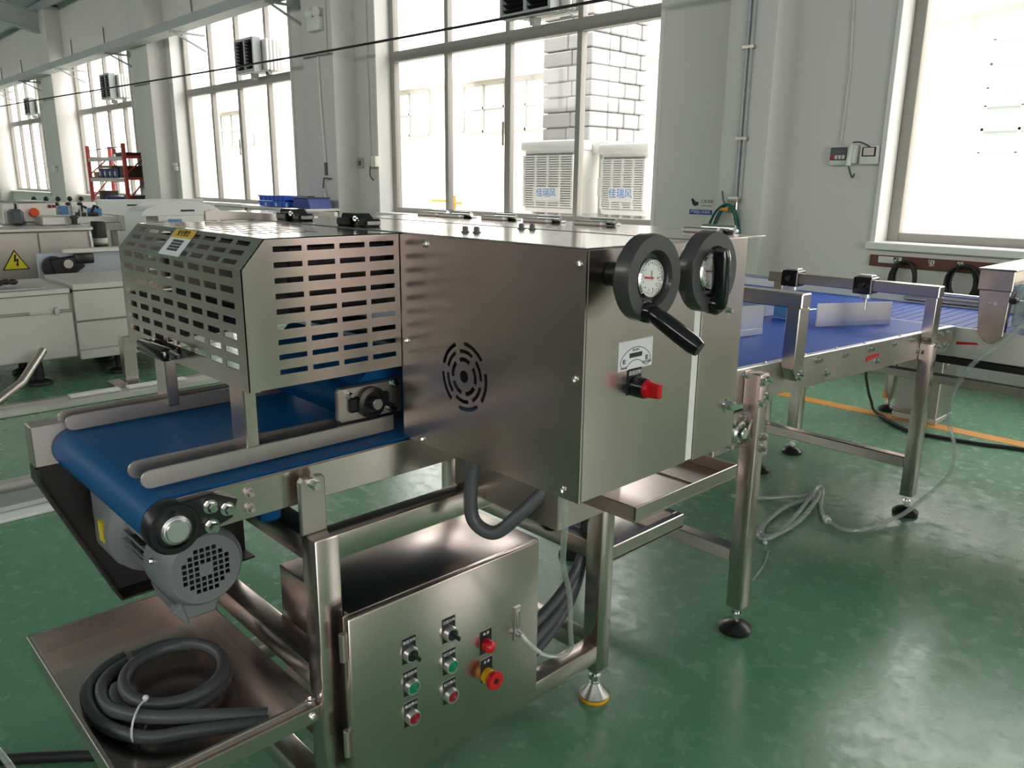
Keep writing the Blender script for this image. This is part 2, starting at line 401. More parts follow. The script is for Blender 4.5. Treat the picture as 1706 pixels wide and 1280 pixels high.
# stone pier of big blocks
pr = thing('stone_pier', 'grey pier of big rough stone blocks rising behind the air coolers', 'pier', (-6.5, 7.4, 0))
nb = 0
for lv in range(25):
    z0 = .0+lv*.165; off = (lv % 2)*.2
    G().box(-6.86, -6.20, 7.04, 7.96, z0, z0+.165).link('mortar', PALER, pr, smooth=0) if lv == 0 else None
    for xa, xb in ((-6.90, -6.52+off*.3), (-6.51+off*.3, -6.15)):
        j = random.uniform(-.008, .008)
        G().box(xa, xb, 7.0+j, 7.3, z0, z0+.152, .012, 1).link('block', STONE, pr)
    for ya, yb in ((7.305, 7.48+off*.5), (7.495+off*.5, 7.78+off*.4), (7.795+off*.4, 8.0)):
        j = random.uniform(-.008, .008)
        G().box(-6.5, -6.15+j, ya, yb, z0, z0+.152, .012, 1).link('block', STONE, pr)
G().box(-6.84, -6.2, 7.04, 7.96, .1, 4.1).link('core', PALER, pr, smooth=0)
# evaporative air coolers
def cooler(x0, x1, y0, y1, z0, z1, label, sign):
    o = thing('air_cooler', label, 'air cooler', ((x0+x1)/2, y0, z0), 'white air coolers outside the big window')
    G().box(x0, x1, y0+.03, y1, z0, z1, .03).link('body', WHE, o)
    G().box(x0-.02, x1+.02, y0-.01, y1+.02, z1-.075, z1+.03, .025).link('lid', WHE, o)
    w = x1-x0; h = z1-z0-.2
    for i in range(5):
        xx = x0+.03+(w-.06)*i/4; G().box(xx-.012, xx+.012, y0, y0+.03, z0+.06, z1-.12).link('bar', WHE, o)
    n = 22; sl = None
    for i in range(n):
        zz = z0+.07+h*i/(n-1)
        p = G().box(x0+.03, x1-.03, y0+.008, y0+.022, zz-.008, zz+.008).link('slat', WHE, o, smooth=0) if sl is None else clone(sl, (0, 0, zz-zs))
        if sl is None: sl = p; zs = zz
    G().box(x0+.04, x1-.04, y0+.026, y0+.034, z0+.05, z1-.1).link('filter_pad', STONE, o, smooth=0)
    pl = G().box(x0+w*.24, x0+w*.76, y0-.012, y0-.002, z0+.13, z0+.27, .003, 1).link('sign_plate', WHE, o)
    text(sign, (x0+w*.5, y0-.0125, z0+.21), (1, 0, 0), (0, 0, 1), .10, SKYI, pl)
    for i in range(4): G().box(x0+.06+i*(w-.16)/3, x0+.10+i*(w-.16)/3, y0+.1, y1-.1, -.02, z0).link('leg', BEAM, o)
    return o
cooler(-6.56, -5.78, 6.35, 6.93, .873, 1.60, 'white air cooler with blue lettering outside, left of the pair', '\u4f73\u745e\u98ce')
cooler(-5.50, -4.90, 6.42, 6.93, .88, 1.55, 'white air cooler with blue lettering outside, right of the pair', '\u4f73\u745e\u98ce')
cooler(-11.7, -11.1, 6.5, 7.1, .75, 1.62, 'white air cooler outside the second window from the big one', '\u4f73\u745e\u98ce')
for x, lab in ((-5.64, 'pale round downpipe between the two white air coolers'), (-10.78, 'pale round duct pipe outside the third window')):
    o = thing('downpipe', lab, 'pipe', (x, 6.7, 0)); G().cyl((x, 6.7, 0), (x, 6.7, 1.55), .075).link('pipe', PALER, o)
    G().cyl((x, 6.7, 1.05), (x, 6.7, 1.25), .085).link('collar', WHE, o); G().box(x-.12, x+.12, 6.6, 6.85, 1.5, 1.62, .02).link('hood', WHE, o)
# second pier seen through the third window, yellow valve post, shrub
p2 = thing('stone_pier', 'grey stone pier outside beyond the third window', 'pier', (-12.0, 7.6, 0))
for lv in range(20):
    G().box(-12.05, -11.35, 7.5+random.uniform(-.01, .01), 8.1, lv*.165, lv*.165+.152, .012, 1).link('block', STONE, p2)
vp = thing('valve_post', 'small orange valve post outside the left pane of the big window', 'valve', (-8.05, 6.6, 0))
G().cyl((-8.05, 6.6, 0), (-8.05, 6.6, 1.02), .022).link('post', YLW, vp); G().cyl((-8.05, 6.6, .93), (-7.92, 6.6, .93), .018).link('handle', YLW, vp)
G().cyl((-8.5, 6.6, .95), (-8.1, 6.6, .95), .015).link('pipe', YLW, vp)

# ------------------------------------------------------------------ things on the long wall
VENTS = [(-5.93, -5.27, 2.66, 3.15, 'grille air outlet high in the big window, topmost and nearest'), (-11.50, -10.92, 2.64, 3.09, 'grille air outlet in the second nearest window, above the transom'),
         (-17.40, -16.86, 2.66, 3.12, 'grille air outlet in the window behind the red rack'), (-23.2, -22.7, 2.66, 3.05, 'grille air outlet in the farthest window at left')]
for x0, x1, z0, z1, lab in VENTS:
    o = thing('air_outlet', 'black slatted '+lab, 'air vent', ((x0+x1)/2, 5.45, z0), 'air outlets in the windows')
    y0 = 5.42
    g = G(); g.box(x0, x0+.035, y0, y0+.12, z0, z1, .004, 1); g.box(x1-.035, x1, y0, y0+.12, z0, z1, .004, 1)
    g.box(x0+.035, x1-.035, y0, y0+.12, z0, z0+.04, .004, 1); g.box(x0+.035, x1-.035, y0, y0+.12, z1-.035, z1, .004, 1)
    xm = (x0+x1)/2; g.box(xm-.02, xm+.02, y0+.01, y0+.12, z0+.04, z1-.035)
    g.link('frame', BEAM, o)
    G().box(x0+.02, x1-.02, y0+.11, y0+.13, z0+.02, z1-.02).link('backing', BLK, o, smooth=0)
    for xa, xb in ((x0+.035, xm-.02), (xm+.02, x1-.035)):
        first = None
        for i in range(8):
            zz = z0+.055+i*(z1-z0-.09)/8
            if first is None:
                first = G().prism([(y0+.01, zz+.018), (y0+.016, zz+.022), (y0+.075, zz-.004), (y0+.07, zz-.01)], 'x', xa, xb).link('slat', RUB, o, smooth=0); zf0 = zz
            else: clone(first, (0, 0, zz-zf0))
    d = G()
    for i in range(5): d.box(x0+.05, x1+.10, y0+.14+i*.055, y0+.185+i*.055, z0+.02, z1-.02, .012, 1)
    d.link('duct_bellows', WHE, o)
    G().tube([(x1+.02, y0+.13, z0+.05), (x1+.09, y0+.2, z0-.03), (x1-.1, y0+.24, z0-.02)], .008, 6).link('stay', BEAM, o); g = G(); g.box(xm-.03, xm+.03, y0+.1, y0+.2, z0-.07, z0, .004, 1)
    g.link('bracket', BEAM, o)
# cable tray with its brackets
tr = thing('cable_tray', 'long grey cable tray running along the wall above the windows', 'cable tray', (-20, 5.05, 3.3))
g = G(); g.box(-37.9, -4.9, 4.95, 4.957, 3.30, 3.425); g.box(-37.9, -4.9, 4.957, 5.19, 3.30, 3.307); g.box(-37.9, -4.9, 5.183, 5.19, 3.307, 3.425)
g.link('channel', BEAM, tr, smooth=0)
for i in range(11):
    x = -36.2+i*2.95
    g = G(); g.prism([(4.97, 3.30), (5.495, 3.30), (5.495, 3.27), (4.97, 3.27)], 'x', x-.02, x+.02); g.prism([(5.02, 3.275), (5.06, 3.275), (5.495, 3.08), (5.495, 3.05)], 'x', x-.02, x+.02)
    g.link('bracket', BEAM, tr, smooth=0)
for i in range(15):
    x = -33.5+i*2.05
    if x < -6: G().cyl((x, 5.475, 3.42), (x, 5.475, 3.95), .018).link('rod', STG, tr)
wi = G().tube(smooth_path([(-36, 5.08, 3.02), (-24.1, 5.1, 2.895), (-15, 5.1, 2.73), (-9.08, 5.1, 2.622), (-4.67, 5.1, 2.574), (0, 5.1, 2.55), (8, 5.1, 2.56)], 6), .013, 6).link('suspended_cable', RUB)
tag(wi, 'dark cable stretched across all the windows below the louvre vents', 'cable')
# emergency lights, sockets, pull cord
def twin_light(x, y, z, lab, s=1.):
    o = thing('emergency_light', lab, 'emergency light', (x, y, z)); G().box(x-.13*s, x+.13*s, y-.07, y, z-.13*s, z+.02*s, .015).link('housing', WHT, o)
    for d in (-.09, .07): G().lathe((x+d*s, y-.03, z+.07*s), (.3, -1, -.1), [(.02, -.03), (.05*s, .0), (.06*s, .04), (.045*s, .05)], 14).link('lamp_head', WHT, o)
    return o
twin_light(-8.82, 5.2, 3.0, 'white twin headed emergency light high on the column left of the big window')
twin_light(-14.07, 5.5, 1.39, 'small white wall lamp on the pier left of the second nearest window', .55)
twin_light(-18.0+.05, 5.2, 1.38, 'small white wall lamp on the pier beside the red rack', .55).location = (-20.2, 5.2, 1.38)
def socket(x, z, lab, w=.1, dark=True):
    o = thing('wall_socket', lab, 'socket', (x, YW, z)); G().box(x-w/2, x+w/2, YW-.03, YW, z-.06, z+.06, .006).link('plate', WHT if not dark else PALER, o)
    G().box(x-w*.28, x+w*.28, YW-.034, YW-.03, z-.03, z+.025).link('face', DGR, o); return o
socket(-8.45, 1.40, 'small grey socket on the pier left of the big window, left of two')
o = socket(-8.16, 1.39, 'beige switch box with a plugged cable, right of two beside the big window', .16)
G().box(-8.12, -8.02, YW-.10, YW-.03, 1.35, 1.47, .008).link('side_box', CREAM, o)
G().tube(smooth_path([(-8.2, YW-.05, 1.36), (-8.22, YW-.04, 1.25), (-8.17, YW-.03, 1.2)]), .008, 6).link('cord', DGR, o)
o = thing('conduit', 'white pull cord conduit running down the column left of the big window', 'conduit', (-8.8, 5.19, 1.2))
G().tube([(-8.83, 5.185, 2.66), (-8.80, 5.185, 2.0), (-8.755, 5.185, 1.40)], .014, 6).link('tube', WHT, o)
G().cyl((-8.755, 5.185, 1.25), (-8.755, 5.185, 1.40), .018).link('grip', DGR, o)
o = thing('cable_coil', 'loose coil of white wire hanging on the column beside the blue crates', 'cable', (-8.78, 5.15, 1.15))
for r, dz in ((.11, 0), (.09, -.03), (.13, -.04)):
    G().tube([(-8.80+r*.5*math.cos(t/16*6.283), 5.16, .93+dz+r*1.5*math.sin(t/16*6.283)) for t in range(16)], .007, 6, True).link('loop', WHT, o)
G().tube([(-8.82, 5.17, 1.08), (-8.78, 5.17, 1.22), (-8.62, 5.17, 1.21)], .01, 6).link('hook', DGR, o)
for xx, zz0, zz1, lab in ((-8.62, 2.6, 4.5, 'thin conduit on the near column above the emergency light'), (-7.35-.9, 1.45, 3.9, 'thin grey conduit down the pier to the beige switch box'), (-13.6-.7, 1.4, 3.3, 'thin conduit down the pier to the small white wall lamp')):
    y = 5.185 if xx == -8.62 else YW-.012
    tag(G().tube([(xx, y, zz0), (xx, y, zz1)], .011, 6).link('conduit', WALL), lab, 'conduit')
# pier by the big window: conduits, hook with green hose, poster
o = thing('conduit_pair', 'pair of grey conduits running down the column right of the big window', 'conduit', (-3.13, 5.18, 1.07))
for dx in (0, .035): G().tube([(-3.15+dx, 5.183, 1.10), (-3.15+dx, 5.183, 4.6)], .012, 8).link('tube', BEAM, o)
for zz in (1.5, 2.1, 2.7): G().box(-3.18, -3.09, 5.168, 5.2, zz, zz+.02).link('clip', STG, o)
G().box(-3.19, -3.11, 5.14, 5.2, 1.075, 1.115, .006).link('valve', STG, o); G().cyl((-3.13, 5.165, .95), (-3.13, 5.165, 1.09), .016).link('tap', CHR, o)
o = thing('air_hose', 'green air hose looped over a wall hook right of the big window', 'hose', (-3.2, 5.14, 1.05))
for k, dx in enumerate((0, .018, -.02)):
    G().tube(smooth_path([(-3.33+dx, 5.15-.012*k, .70), (-3.30+dx, 5.15-.012*k, .88), (-3.25+dx, 5.15-.012*k, 1.0), (-3.19, 5.14-.012*k, 1.055), (-3.13, 5.14-.012*k, 1.03), (-3.085+dx*.5, 5.15-.012*k, .93), (-3.065+dx*.5, 5.15-.012*k, .72)]), .010, 8).link('loop', TEAL, o)
G().tube(smooth_path([(-3.38, 5.16, .72), (-3.33, 5.16, .93), (-3.26, 5.16, 1.04)]), .006, 6).link('wire', DGR, o)
G().box(-3.245, -3.165, 5.12, 5.15, 1.012, 1.034, .004).link('orange_grip', ORG, o)
G().tube([(-3.24, 5.15, 1.15), (-3.225, 5.15, 1.08), (-3.2, 5.15, 1.05)], .006, 6).link('hook', DGR, o)
o = thing('wall_sign', 'small printed sign with a blue band on the pier right of the big window', 'sign', (-3.63, YW, .96))
G().box(-3.745, -3.525, YW-.003, YW, .955, 1.095).link('sheet', WALL, o, smooth=0)
bnd = G().box(-3.745, -3.535, YW-.006, YW-.003, .962, 1.0).link('blue_band', BLUEI, o, smooth=0)
text('\u4e25\u7981\u653e\u5165\u5b58\u653e\u533a', (-3.64, YW-.0065, .981), (1, 0, 0), (0, 0, 1), .026, PAPER, bnd)
text('\u5de5\u5177\u540a\u67b6', (-3.59, YW-.0035, 1.062), (1, 0, 0), (0, 0, 1), .03, INK, o)
text('TOOLS AREA', (-3.59, YW-.0035, 1.03), (1, 0, 0), (0, 0, 1), .016, INK, o)
G().prism([(-3.735, 1.075), (-3.725, 1.09), (-3.69, 1.06), (-3.665, 1.06), (-3.665, 1.035), (-3.70, 1.025), (-3.72, 1.04)], 'y', YW-.004, YW-.003).link('pictogram', INK, o, smooth=0)
# breaker box, phone and panel
o = thing('breaker_box', 'white breaker box with dark window on the wall left of the rightmost window', 'electric box', (-2.55, YW, 1.4))
G().box(-2.61, -2.47, YW-.05, YW, 1.33, 1.455, .008).link('housing', WHT, o); w = G().box(-2.605, -2.49, YW-.056, YW-.05, 1.362, 1.447, .004, 1).link('window', DGR, o)
for i in range(4): G().box(-2.595+i*.025, -2.577+i*.025, YW-.059, YW-.056, 1.37, 1.395).link('switch', RED if i == 0 else STG, w)
o = thing('intercom_handset', 'white telephone handset hanging between two wall boxes', 'telephone', (-2.45, YW, 1.4))
G().tube(smooth_path([(-2.448, YW-.085, 1.465), (-2.458, YW-.075, 1.42), (-2.462, YW-.075, 1.37), (-2.462, YW-.08, 1.325)]), [.014]*6+[.017]*7+[.018]*6, 10).link('handset', WHT, o)
G().box(-2.485, -2.43, YW-.06, YW, 1.34, 1.46, .01).link('cradle', WHT, o)
G().tube(smooth_path([(-2.445, YW-.08, 1.475), (-2.40, YW-.07, 1.475), (-2.36, YW-.05, 1.455), (-2.34, YW-.04, 1.44)]), .006, 6).link('top_cord', DGR, o)
G().tube(smooth_path([(-2.462, YW-.07, 1.32), (-2.45, YW-.05, 1.27), (-2.435, YW-.05, 1.25), (-2.43, YW-.04, 1.275)]), .006, 6).link('bottom_cord', DGR, o)
o = thing('meter_panel', 'white meter panel with a grey screen beside the hanging handset', 'control panel', (-2.35, YW, 1.4))
G().box(-2.41, -2.29, YW-.04, YW, 1.335, 1.455, .006).link('housing', WHT, o)
G().box(-2.395, -2.303, YW-.045, YW-.04, 1.385, 1.445, .003, 1).link('bezel', INK, o); G().box(-2.383, -2.313, YW-.047, YW-.045, 1.392, 1.44).link('screen', STG, o)
tag(G().tube([(-2.60, YW-.012, 2.9), (-2.575, YW-.012, 2.37), (-2.55, YW-.012, 1.96), (-2.56, YW-.012, 1.46)], .008, 6).link('conduit', WALL), 'thin cable running down the wall to the white breaker box', 'conduit')
# board with hooks and cable coils
o = thing('hook_board', 'brown wooden board with metal hooks under the rightmost window', 'hook board', (-1.9, YW, .71))
G().box(-2.27, -1.2, YW-.022, YW, .675, .748, .003, 1).link('board', BROWN, o); G().box(-2.21, -2.06, YW-.0235, YW-.022, .70, .742).link('paper_label', PAPER, o)
HK = (-2.09, -1.87, -1.70, -1.45)
for x in HK: G().tube(smooth_path([(x, YW-.022, .735), (x, YW-.05, .72), (x, YW-.07, .725), (x, YW-.075, .745)]), .005, 6).link('hook', CHR, o); G().box(x-.015, x+.015, YW-.026, YW-.022, .70, .74).link('hook_plate', CHR, o)
def coil(x, lab, n=9, w=.15):
    o = thing('cable_coil', lab, 'cable', (x, YW-.06, .72), 'black cable coils on the hook board')
    for k in range(n):
        a = w*(.60+.4*random.random()); h = .20+.07*random.random(); dx = random.uniform(-.025, .025); yy = YW-.04-.006*k
        G().tube([(x+dx*math.sin(max(0, .5-t/40))+a*.62*math.sin(t/20*6.283)*(1 if t < 20 else 1), yy, .725-h/2+h/2*math.cos(t/20*6.283)) for t in range(20)], .0065, 6, True).link('loop', RUB, o)
coil(-2.02, 'black cable coil on the leftmost hook of the brown board'); coil(-1.66, 'black cable coil on the third hook of the brown board', 10, .17); coil(-1.42, 'black cable coil half hidden behind the steel gantry at right', 10, .16)

# ------------------------------------------------------------------ the press machine
PM = thing('press_machine', 'brushed steel press machine with fan vent, two black handwheels and slotted hood', 'machine', (-1.2, 1.0, .66))
XB, YF, ZTOP = -.694, .793, 1.115
dh = G().box(-1.105, -.704, 1.10, 1.18, .765, 1.10).link('drive_housing', STG, PM)
# fan plate with arc slots
fc = Vector((-.946, YF, .897)); RR = [.010, .024, .031, .0375, .0435, .0495, .0560]
NA = 48; HS = .062
def fpos(dy):
    def f(i, j):
        a = 2*math.pi*i/NA
        if j < len(RR): r = RR[j]; return (fc.x+r*math.cos(a), YF+dy, fc.z+r*1.02*math.sin(a))
        c, s = math.cos(a), math.sin(a); k = HS/max(abs(c), abs(s)); return (fc.x+k*c, YF+dy, fc.z+k*s)
    return f
def fhole(i, j):
    if j == 0: return False
    if j in (1, 3, 5):
        n, ph = {1: (5, 2), 3: (6, 0), 5: (5, 5)}[j]; q = ((i+ph) % NA)/NA*n % 1.0
        return q < .72
    return False
g = G(); g.perf(fpos(0), NA, len(RR), fhole, fpos(.003), cyc=True)
for x0, x1, z0, z1 in ((-1.113, fc.x-HS, .757, ZTOP-.002), (fc.x+HS, XB-.001, .757, ZTOP-.002), (fc.x-HS, fc.x+HS, .757, fc.z-HS), (fc.x-HS, fc.x+HS, fc.z+HS, ZTOP-.002)):
    g.box(x0, x1, YF, YF+.003, z0, z1)
g.link('fan_plate', STX, dh, smooth=0)
G().box(XB-.003, XB, YF+.0035, 1.051, .758, ZTOP-.001, .0008, 1).link('side_plate', STV, dh)
G().box(XB-.006, XB-.001, 1.0525, 1.069, .760, ZTOP-.004).link('gasket_strip', WHE, dh)
G().box(XB-.004, XB+.001, 1.0705, 1.19, .757, ZTOP+.001, .0012, 1).link('rear_plate', STV, dh)
G().box(-1.113, XB-.004, 1.187, 1.19, .757, ZTOP-.002).link('back_plate', STG, dh); G().box(-1.113, XB-.006, YF+.004, 1.186, .757, .760).link('bottom_plate', STG, dh)
G().lathe((fc.x, YF+.012, fc.z), (0, 1, 0), [(.054, 0), (.054, .03)], 20).link('fan_motor', BLK, dh)
for x, z in ((-1.042, 1.100), (-.709, 1.094), (-1.099, .933), (-.709, .936), (-1.057, .766), (-.726, .769)):
    hexbolt(G(), (x, YF, z), (0, -1, 0), .0042, .005).link('screw', CHR, dh)
for y, z, r in ((1.166, .834, .009), (1.147, .999, .005)): hexbolt(G(), (XB, y, z), (1, 0, 0), r, r*1.3).link('side_bolt', CHR, dh)
# main body and top
G().box(-1.62, -1.115, .80, 1.18, .978, 1.112).link('body', STG, PM)
tc = G().box(-1.665, XB-.001, .794, 1.25, 1.1125, 1.1165, .0012, 1).link('top_cover', STP, PM)
G().box(-1.66, -.93, 1.2505, 1.34, 1.095, 1.1155, .002, 1).link('rear_cover', STP, PM)
G().box(-1.66, -.96, 1.20, 1.335, .985, 1.094).link('rear_body', STG, PM)
G().box(-1.665, XB-.002, 1.045, 1.049, 1.1165, 1.1172).link('cover_seam', DGR, tc, smooth=0)
for x, y in ((-1.79+.2, 1.225), (-1.49, 1.215), (-1.345, 1.22), (-1.215, 1.225), (-1.075, 1.235), (-.80, 1.22)):
    h = G().box(x-.036, x+.036, y-.012, y+.008, 1.1165, 1.1255, .002, 1).link('hinge', STG, PM)
    G().cyl((x-.01, y+.013, 1.125), (x+.055, y+.013, 1.125), .006, 10).link('pin', CHR, h)
    G().box(x-.012, x+.05, y+.018, y+.036, 1.1165, 1.123, .002, 1).link('leaf', ALU, h)
for x, y in ((-1.031, .881), (-1.049, 1.03), (-1.57, .98)):
    for d in (-.010, .010): hexbolt(G(), (x+d, y+d*.4, 1.1165), (0, 0, 1), .005, .008).link('cap_bolt', DGR, PM)
# black toggle latches on the top
for x, y, a in ((-1.56, .845, 0), (-1.30, .835, 0)):
    l = G().box(x-.052, x-.006, y-.018, y+.018, 1.1165, 1.131, .003, 1).link('toggle_latch', BLG, PM)
    G().box(x+.018, x+.05, y-.018, y+.018, 1.1165, 1.131, .004, 1).link('catch', BLG, l)
    G().prism([(x-.040, 1.129), (x-.034, 1.140), (x+.012, 1.140), (x+.030, 1.128), (x+.022, 1.120), (x+.006, 1.129)], 'y', y-.015, y+.017, .002).link('lever', BLG, l)
    G().lathe((x+.017, y-.0165, 1.131), (0, -1, 0), [(.006, 0), (.006, .004), (.004, .005)], 12).link('pin', CHR, l)
# slotted hood
hood = G().box(-1.63, -1.118, .575, .7905, 1.106, 1.1075).link('hood', STG, PM, smooth=0)
X0, X1, Y0, Y1, Z0, Z1, YC, ZC = -1.635, -1.113, .511, .7915, .886, 1.115, .550, 1.071
def grid(us, vs, holes, f, n, nm, m):
    N = Vector(n)*.0016
    return G().perf(lambda i, j: Vector(f(us[i], vs[j])), len(us)-1, len(vs)-1, lambda i, j: holes(i, j), lambda i, j: Vector(f(us[i], vs[j]))-N).link(nm, m, hood, smooth=0)
def breaks(a, b, slots):
    o = [a]
    for s in slots: o += list(s)
    return o+[b]
G().box(-1.61, -1.14, .60, .785, .985, 1.100, .004, 1).link('slot_shade_block', BLK, hood)  # black block added for the unseen insides, so the hood slots look shaded
G().box(-1.612, -1.606, .53, .79, .888, .984).link('slot_shade_plate', BLK, hood, smooth=0)  # black plate added to give the lower hood slots their shade
G().cyl((-1.60, .815, .934), (-1.125, .815, .934), .019, 18).link('press_roller', BLK, hood)
# right side
ys = [(.563, .611), (.620, .668), (.677, .724), (.733, .781)]
zr = [1.0985-.0236*i for i in range(9)][::-1]; zs = [(z-.0042, z+.0042) for z in zr]
def side(x, n, nm, zs, zlow):
    us = breaks(YC, Y1, ys); vs = breaks(zlow, Z1, zs)
    grid(us, vs, lambda i, j: i % 2 == 1 and j % 2 == 1, lambda u, v: (x, u, v), n, nm, STV)
side(X1, (1, 0, 0), 'side_panel', zs, Z0)
G().prism([(Y0, Z0), (YC, Z0), (YC, Z1), (Y0, ZC)], 'x', X1-.0016, X1).link('side_nose', STV, hood, smooth=0)
side(X0+.0016, (1, 0, 0), 'side_panel', zs, Z0)
G().prism([(Y0, Z0), (YC, Z0), (YC, Z1), (Y0, ZC)], 'x', X0, X0+.0016).link('side_nose', STV, hood, smooth=0)
# front, 8 columns
cw = (X1-X0-.035)/8; cols = [(X0+.02+cw*i, X0+.02+cw*i+cw*.76) for i in range(8)]
rows = [1.062-.0236*i for i in range(7)][::-1]; rz = [(z-.0052, z+.0052) for z in rows]
grid(breaks(X0, X1, cols), breaks(Z0, ZC, rz), lambda i, j: i % 2 == 1 and j % 2 == 1, lambda u, v: (u, Y0, v), (0, -1, 0), 'front_panel', STX)
SL = math.hypot(YC-Y0, Z1-ZC); sd = ((YC-Y0)/SL, (Z1-ZC)/SL)
gap = lambda i: i % 2 == 1
grid(breaks(X0, X1, cols), breaks(0, SL, [(.007+.0175*k, .0155+.0175*k) for k in range(3)]), lambda i, j: i % 2 == 1 and j % 2 == 1 and i not in (7,), lambda u, v: (u, Y0+sd[0]*v, ZC+sd[1]*v), (0, -sd[1], sd[0]), 'sloped_panel', STX)
tr_ = [(.575+.022*k, .584+.022*k) for k in range(6)]
grid(breaks(X0, X1, cols), breaks(YC, Y1, tr_), lambda i, j: i % 2 == 1 and j % 2 == 1 and i < 14, lambda u, v: (u, v, Z1), (0, 0, 1), 'top_panel', STP)
lb = G()
def slope(u, v, h=.0006): return (u, Y0+sd[0]*v-sd[1]*h, ZC+sd[1]*v+sd[0]*h)
lb.bm.faces.new([lb.bm.verts.new(slope(*p)) for p in ((-1.437, .002), (-1.347, .002), (-1.347, SL-.002), (-1.437, SL-.002))])
lb.link('paper_label', PAPER, hood, smooth=0)
lb = G(); lb.bm.faces.new([lb.bm.verts.new(slope(*p, .001)) for p in ((-1.437, SL-.02), (-1.347, SL-.02), (-1.347, SL-.002), (-1.437, SL-.002))])
yl = lb.link('yellow_band', mat('yellow_print', (.62, .42, .03), .5), hood, smooth=0)
dv = (0, sd[0], sd[1])
text('\u5b89\u5168\u8b66\u544a', slope(-1.392, SL-.011, .0012), (1, 0, 0), dv, .013, INK, hood)
for k in range(4): text('\u64cd\u4f5c\u524d\u8bf7\u9605\u8bfb\u8bf4\u660e', slope(-1.392, SL-.027-.006*k, .001), (1, 0, 0), dv, .0055, DGR, hood)
# hood bottom lip and pull handle
G().box(X0, X1, Y0, Y0+.018, Z0-.0015, Z0).link('bottom_lip', STX, hood, smooth=0)
hd = G().box(-1.50, -1.37, Y0-.034, Y0-.012, .893, .917, .008, 3); hd.box(-1.49, -1.465, Y0-.014, Y0, .893, .915, .003, 1); hd.box(-1.405, -1.38, Y0-.014, Y0, .893, .915, .003, 1)
hd.prism([(-1.50, .897), (-1.37, .897), (-1.33, .905), (-1.33, .912), (-1.37, .914), (-1.50, .914)], 'y', Y0-.026, Y0-.014, .003)
hd.link('pull_handle', BLG, hood)
G().prism([(.69, 1.1160), (.69, 1.134), (.705, 1.137), (.95, 1.1185), (.95, 1.1165)], 'x', -1.655, -1.648).link('lid_flange', STG, hood, smooth=0)
# handwheels
for k, (yc, zc, ga) in enumerate(((.843, 1.080, -50), (.982, 1.079, 90))):
    xf = -.62
    w = G(); w.lathe((xf-.030, yc, zc), (1, 0, 0), [(.030, 0), (.052, .002), (.0575, .008), (.0575, .024), (.0555, .030), (.037, .030), (.0355, .027), (.033, .016), (.0, .015)], 48)
    hw = w.link('handwheel', SBK, PM, smooth=40)
    G().cyl((XB, yc, zc), (xf-.028, yc, zc), .017, 20).link('shaft', BLK, hw)
    G().lathe((xf-.0145, yc, zc), (1, 0, 0), [(.027, 0), (.027, .008), (.0245, .010), (.0235, .006)], 36).link('dial_rim', CHR, hw)
    di = G().lathe((xf-.0085, yc, zc), (1, 0, 0), [(.0235, 0), (.0235, .0008)], 32).link('dial', DIAL, hw)
    tk = G()
    for q in range(30):
        a = q/30*6.283; r0 = .019 if q % 3 else .0175; ca, sa = math.cos(a), math.sin(a)
        tk.tube([(xf-.0074, yc+r0*ca, zc+r0*sa), (xf-.0074, yc+.0215*ca, zc+.0215*sa)], .00035, 4)
    tk.link('scale', INK, hw)
    nd = G(); nd.prism([(yc-.013, zc+.0005), (yc-.012, zc+.003), (yc+.006, zc+.001), (yc+.006, zc-.001)], 'x', xf-.0071, xf-.0064); nd.link('needle', RED, hw)
    nd = G(); nd.prism([(yc+.001, zc+.010), (yc+.003, zc+.010), (yc+.004, zc-.003), (yc+.002, zc-.003)], 'x', xf-.0071, xf-.0066); nd.link('needle', STG, hw)
    for q in range(1, 9):
        a = math.radians(100+q*32); text(str(q % 10), (xf-.0072, yc+.0155*math.cos(a), zc+.0155*math.sin(a)), (0, 1, 0), (0, 0, 1), .0045, INK, hw, ext=.0001)
    if k == 0:
        c = Vector((xf, yc-.012, zc-.042)); d = Vector((.066, .010, -.038))
    else:
        c = Vector((xf+.003, yc+.004, zc-.046)); d = Vector((.006, -.014, .078))
    G().lathe(c-Vector((.012, 0, 0)), (1, 0, 0), [(.014, 0), (.015, .014), (.011, .020)], 20).link('boss', BLG, hw)
    G().lathe(c+Vector((.006, 0, 0)), d, [(.009, -.004), (.011, .004), (.0125, .02), (.0125, .070), (.010, .080)], 20).link('crank_grip', BLG, hw)
# label and selector on the side plate
pl = G().prism([(.866, .938), (.945, .938), (.945, .981), (.866, .981)], 'x', XB, XB+.0008).link('scale_label', PAPER, PM, smooth=0)
arc = []
def bean(r, a): return (XB+.0011, .9055+r*math.cos(math.radians(a)), .925+r*math.sin(math.radians(a)))
for k in range(15): arc.append(bean(.0455, 134-k*6.3))
for k in range(1, 6): q = bean(.036, 45); an = math.radians(45-k*30); arc.append((q[0], q[1]+.0095*math.cos(an), q[2]+.0095*math.sin(an)))
for k in range(15): arc.append(bean(.0265, 46+k*6.3))
for k in range(1, 6): q = bean(.036, 135); an = math.radians(-45-k*30); arc.append((q[0], q[1]+.0095*math.cos(an), q[2]+.0095*math.sin(an)))
G().tube(arc, .0005, 4, True).link('arc_outline', INK, pl)
G().box(XB+.0008, XB+.0013, .891, .920, .9555, .9622).link('slot', INK, pl, smooth=0)
text('BLADE', (XB+.001, .9055, .9663), (0, 1, 0), (0, 0, 1), .0052, INK, pl, ext=.0002)
text('\u677e', (XB+.001, .8795, .9510), (0, 1, 0), (0, 0, 1), .0085, INK, pl, ext=.0002); text('\u7d27', (XB+.001, .9315, .9510), (0, 1, 0), (0, 0, 1), .0085, INK, pl, ext=.0002)
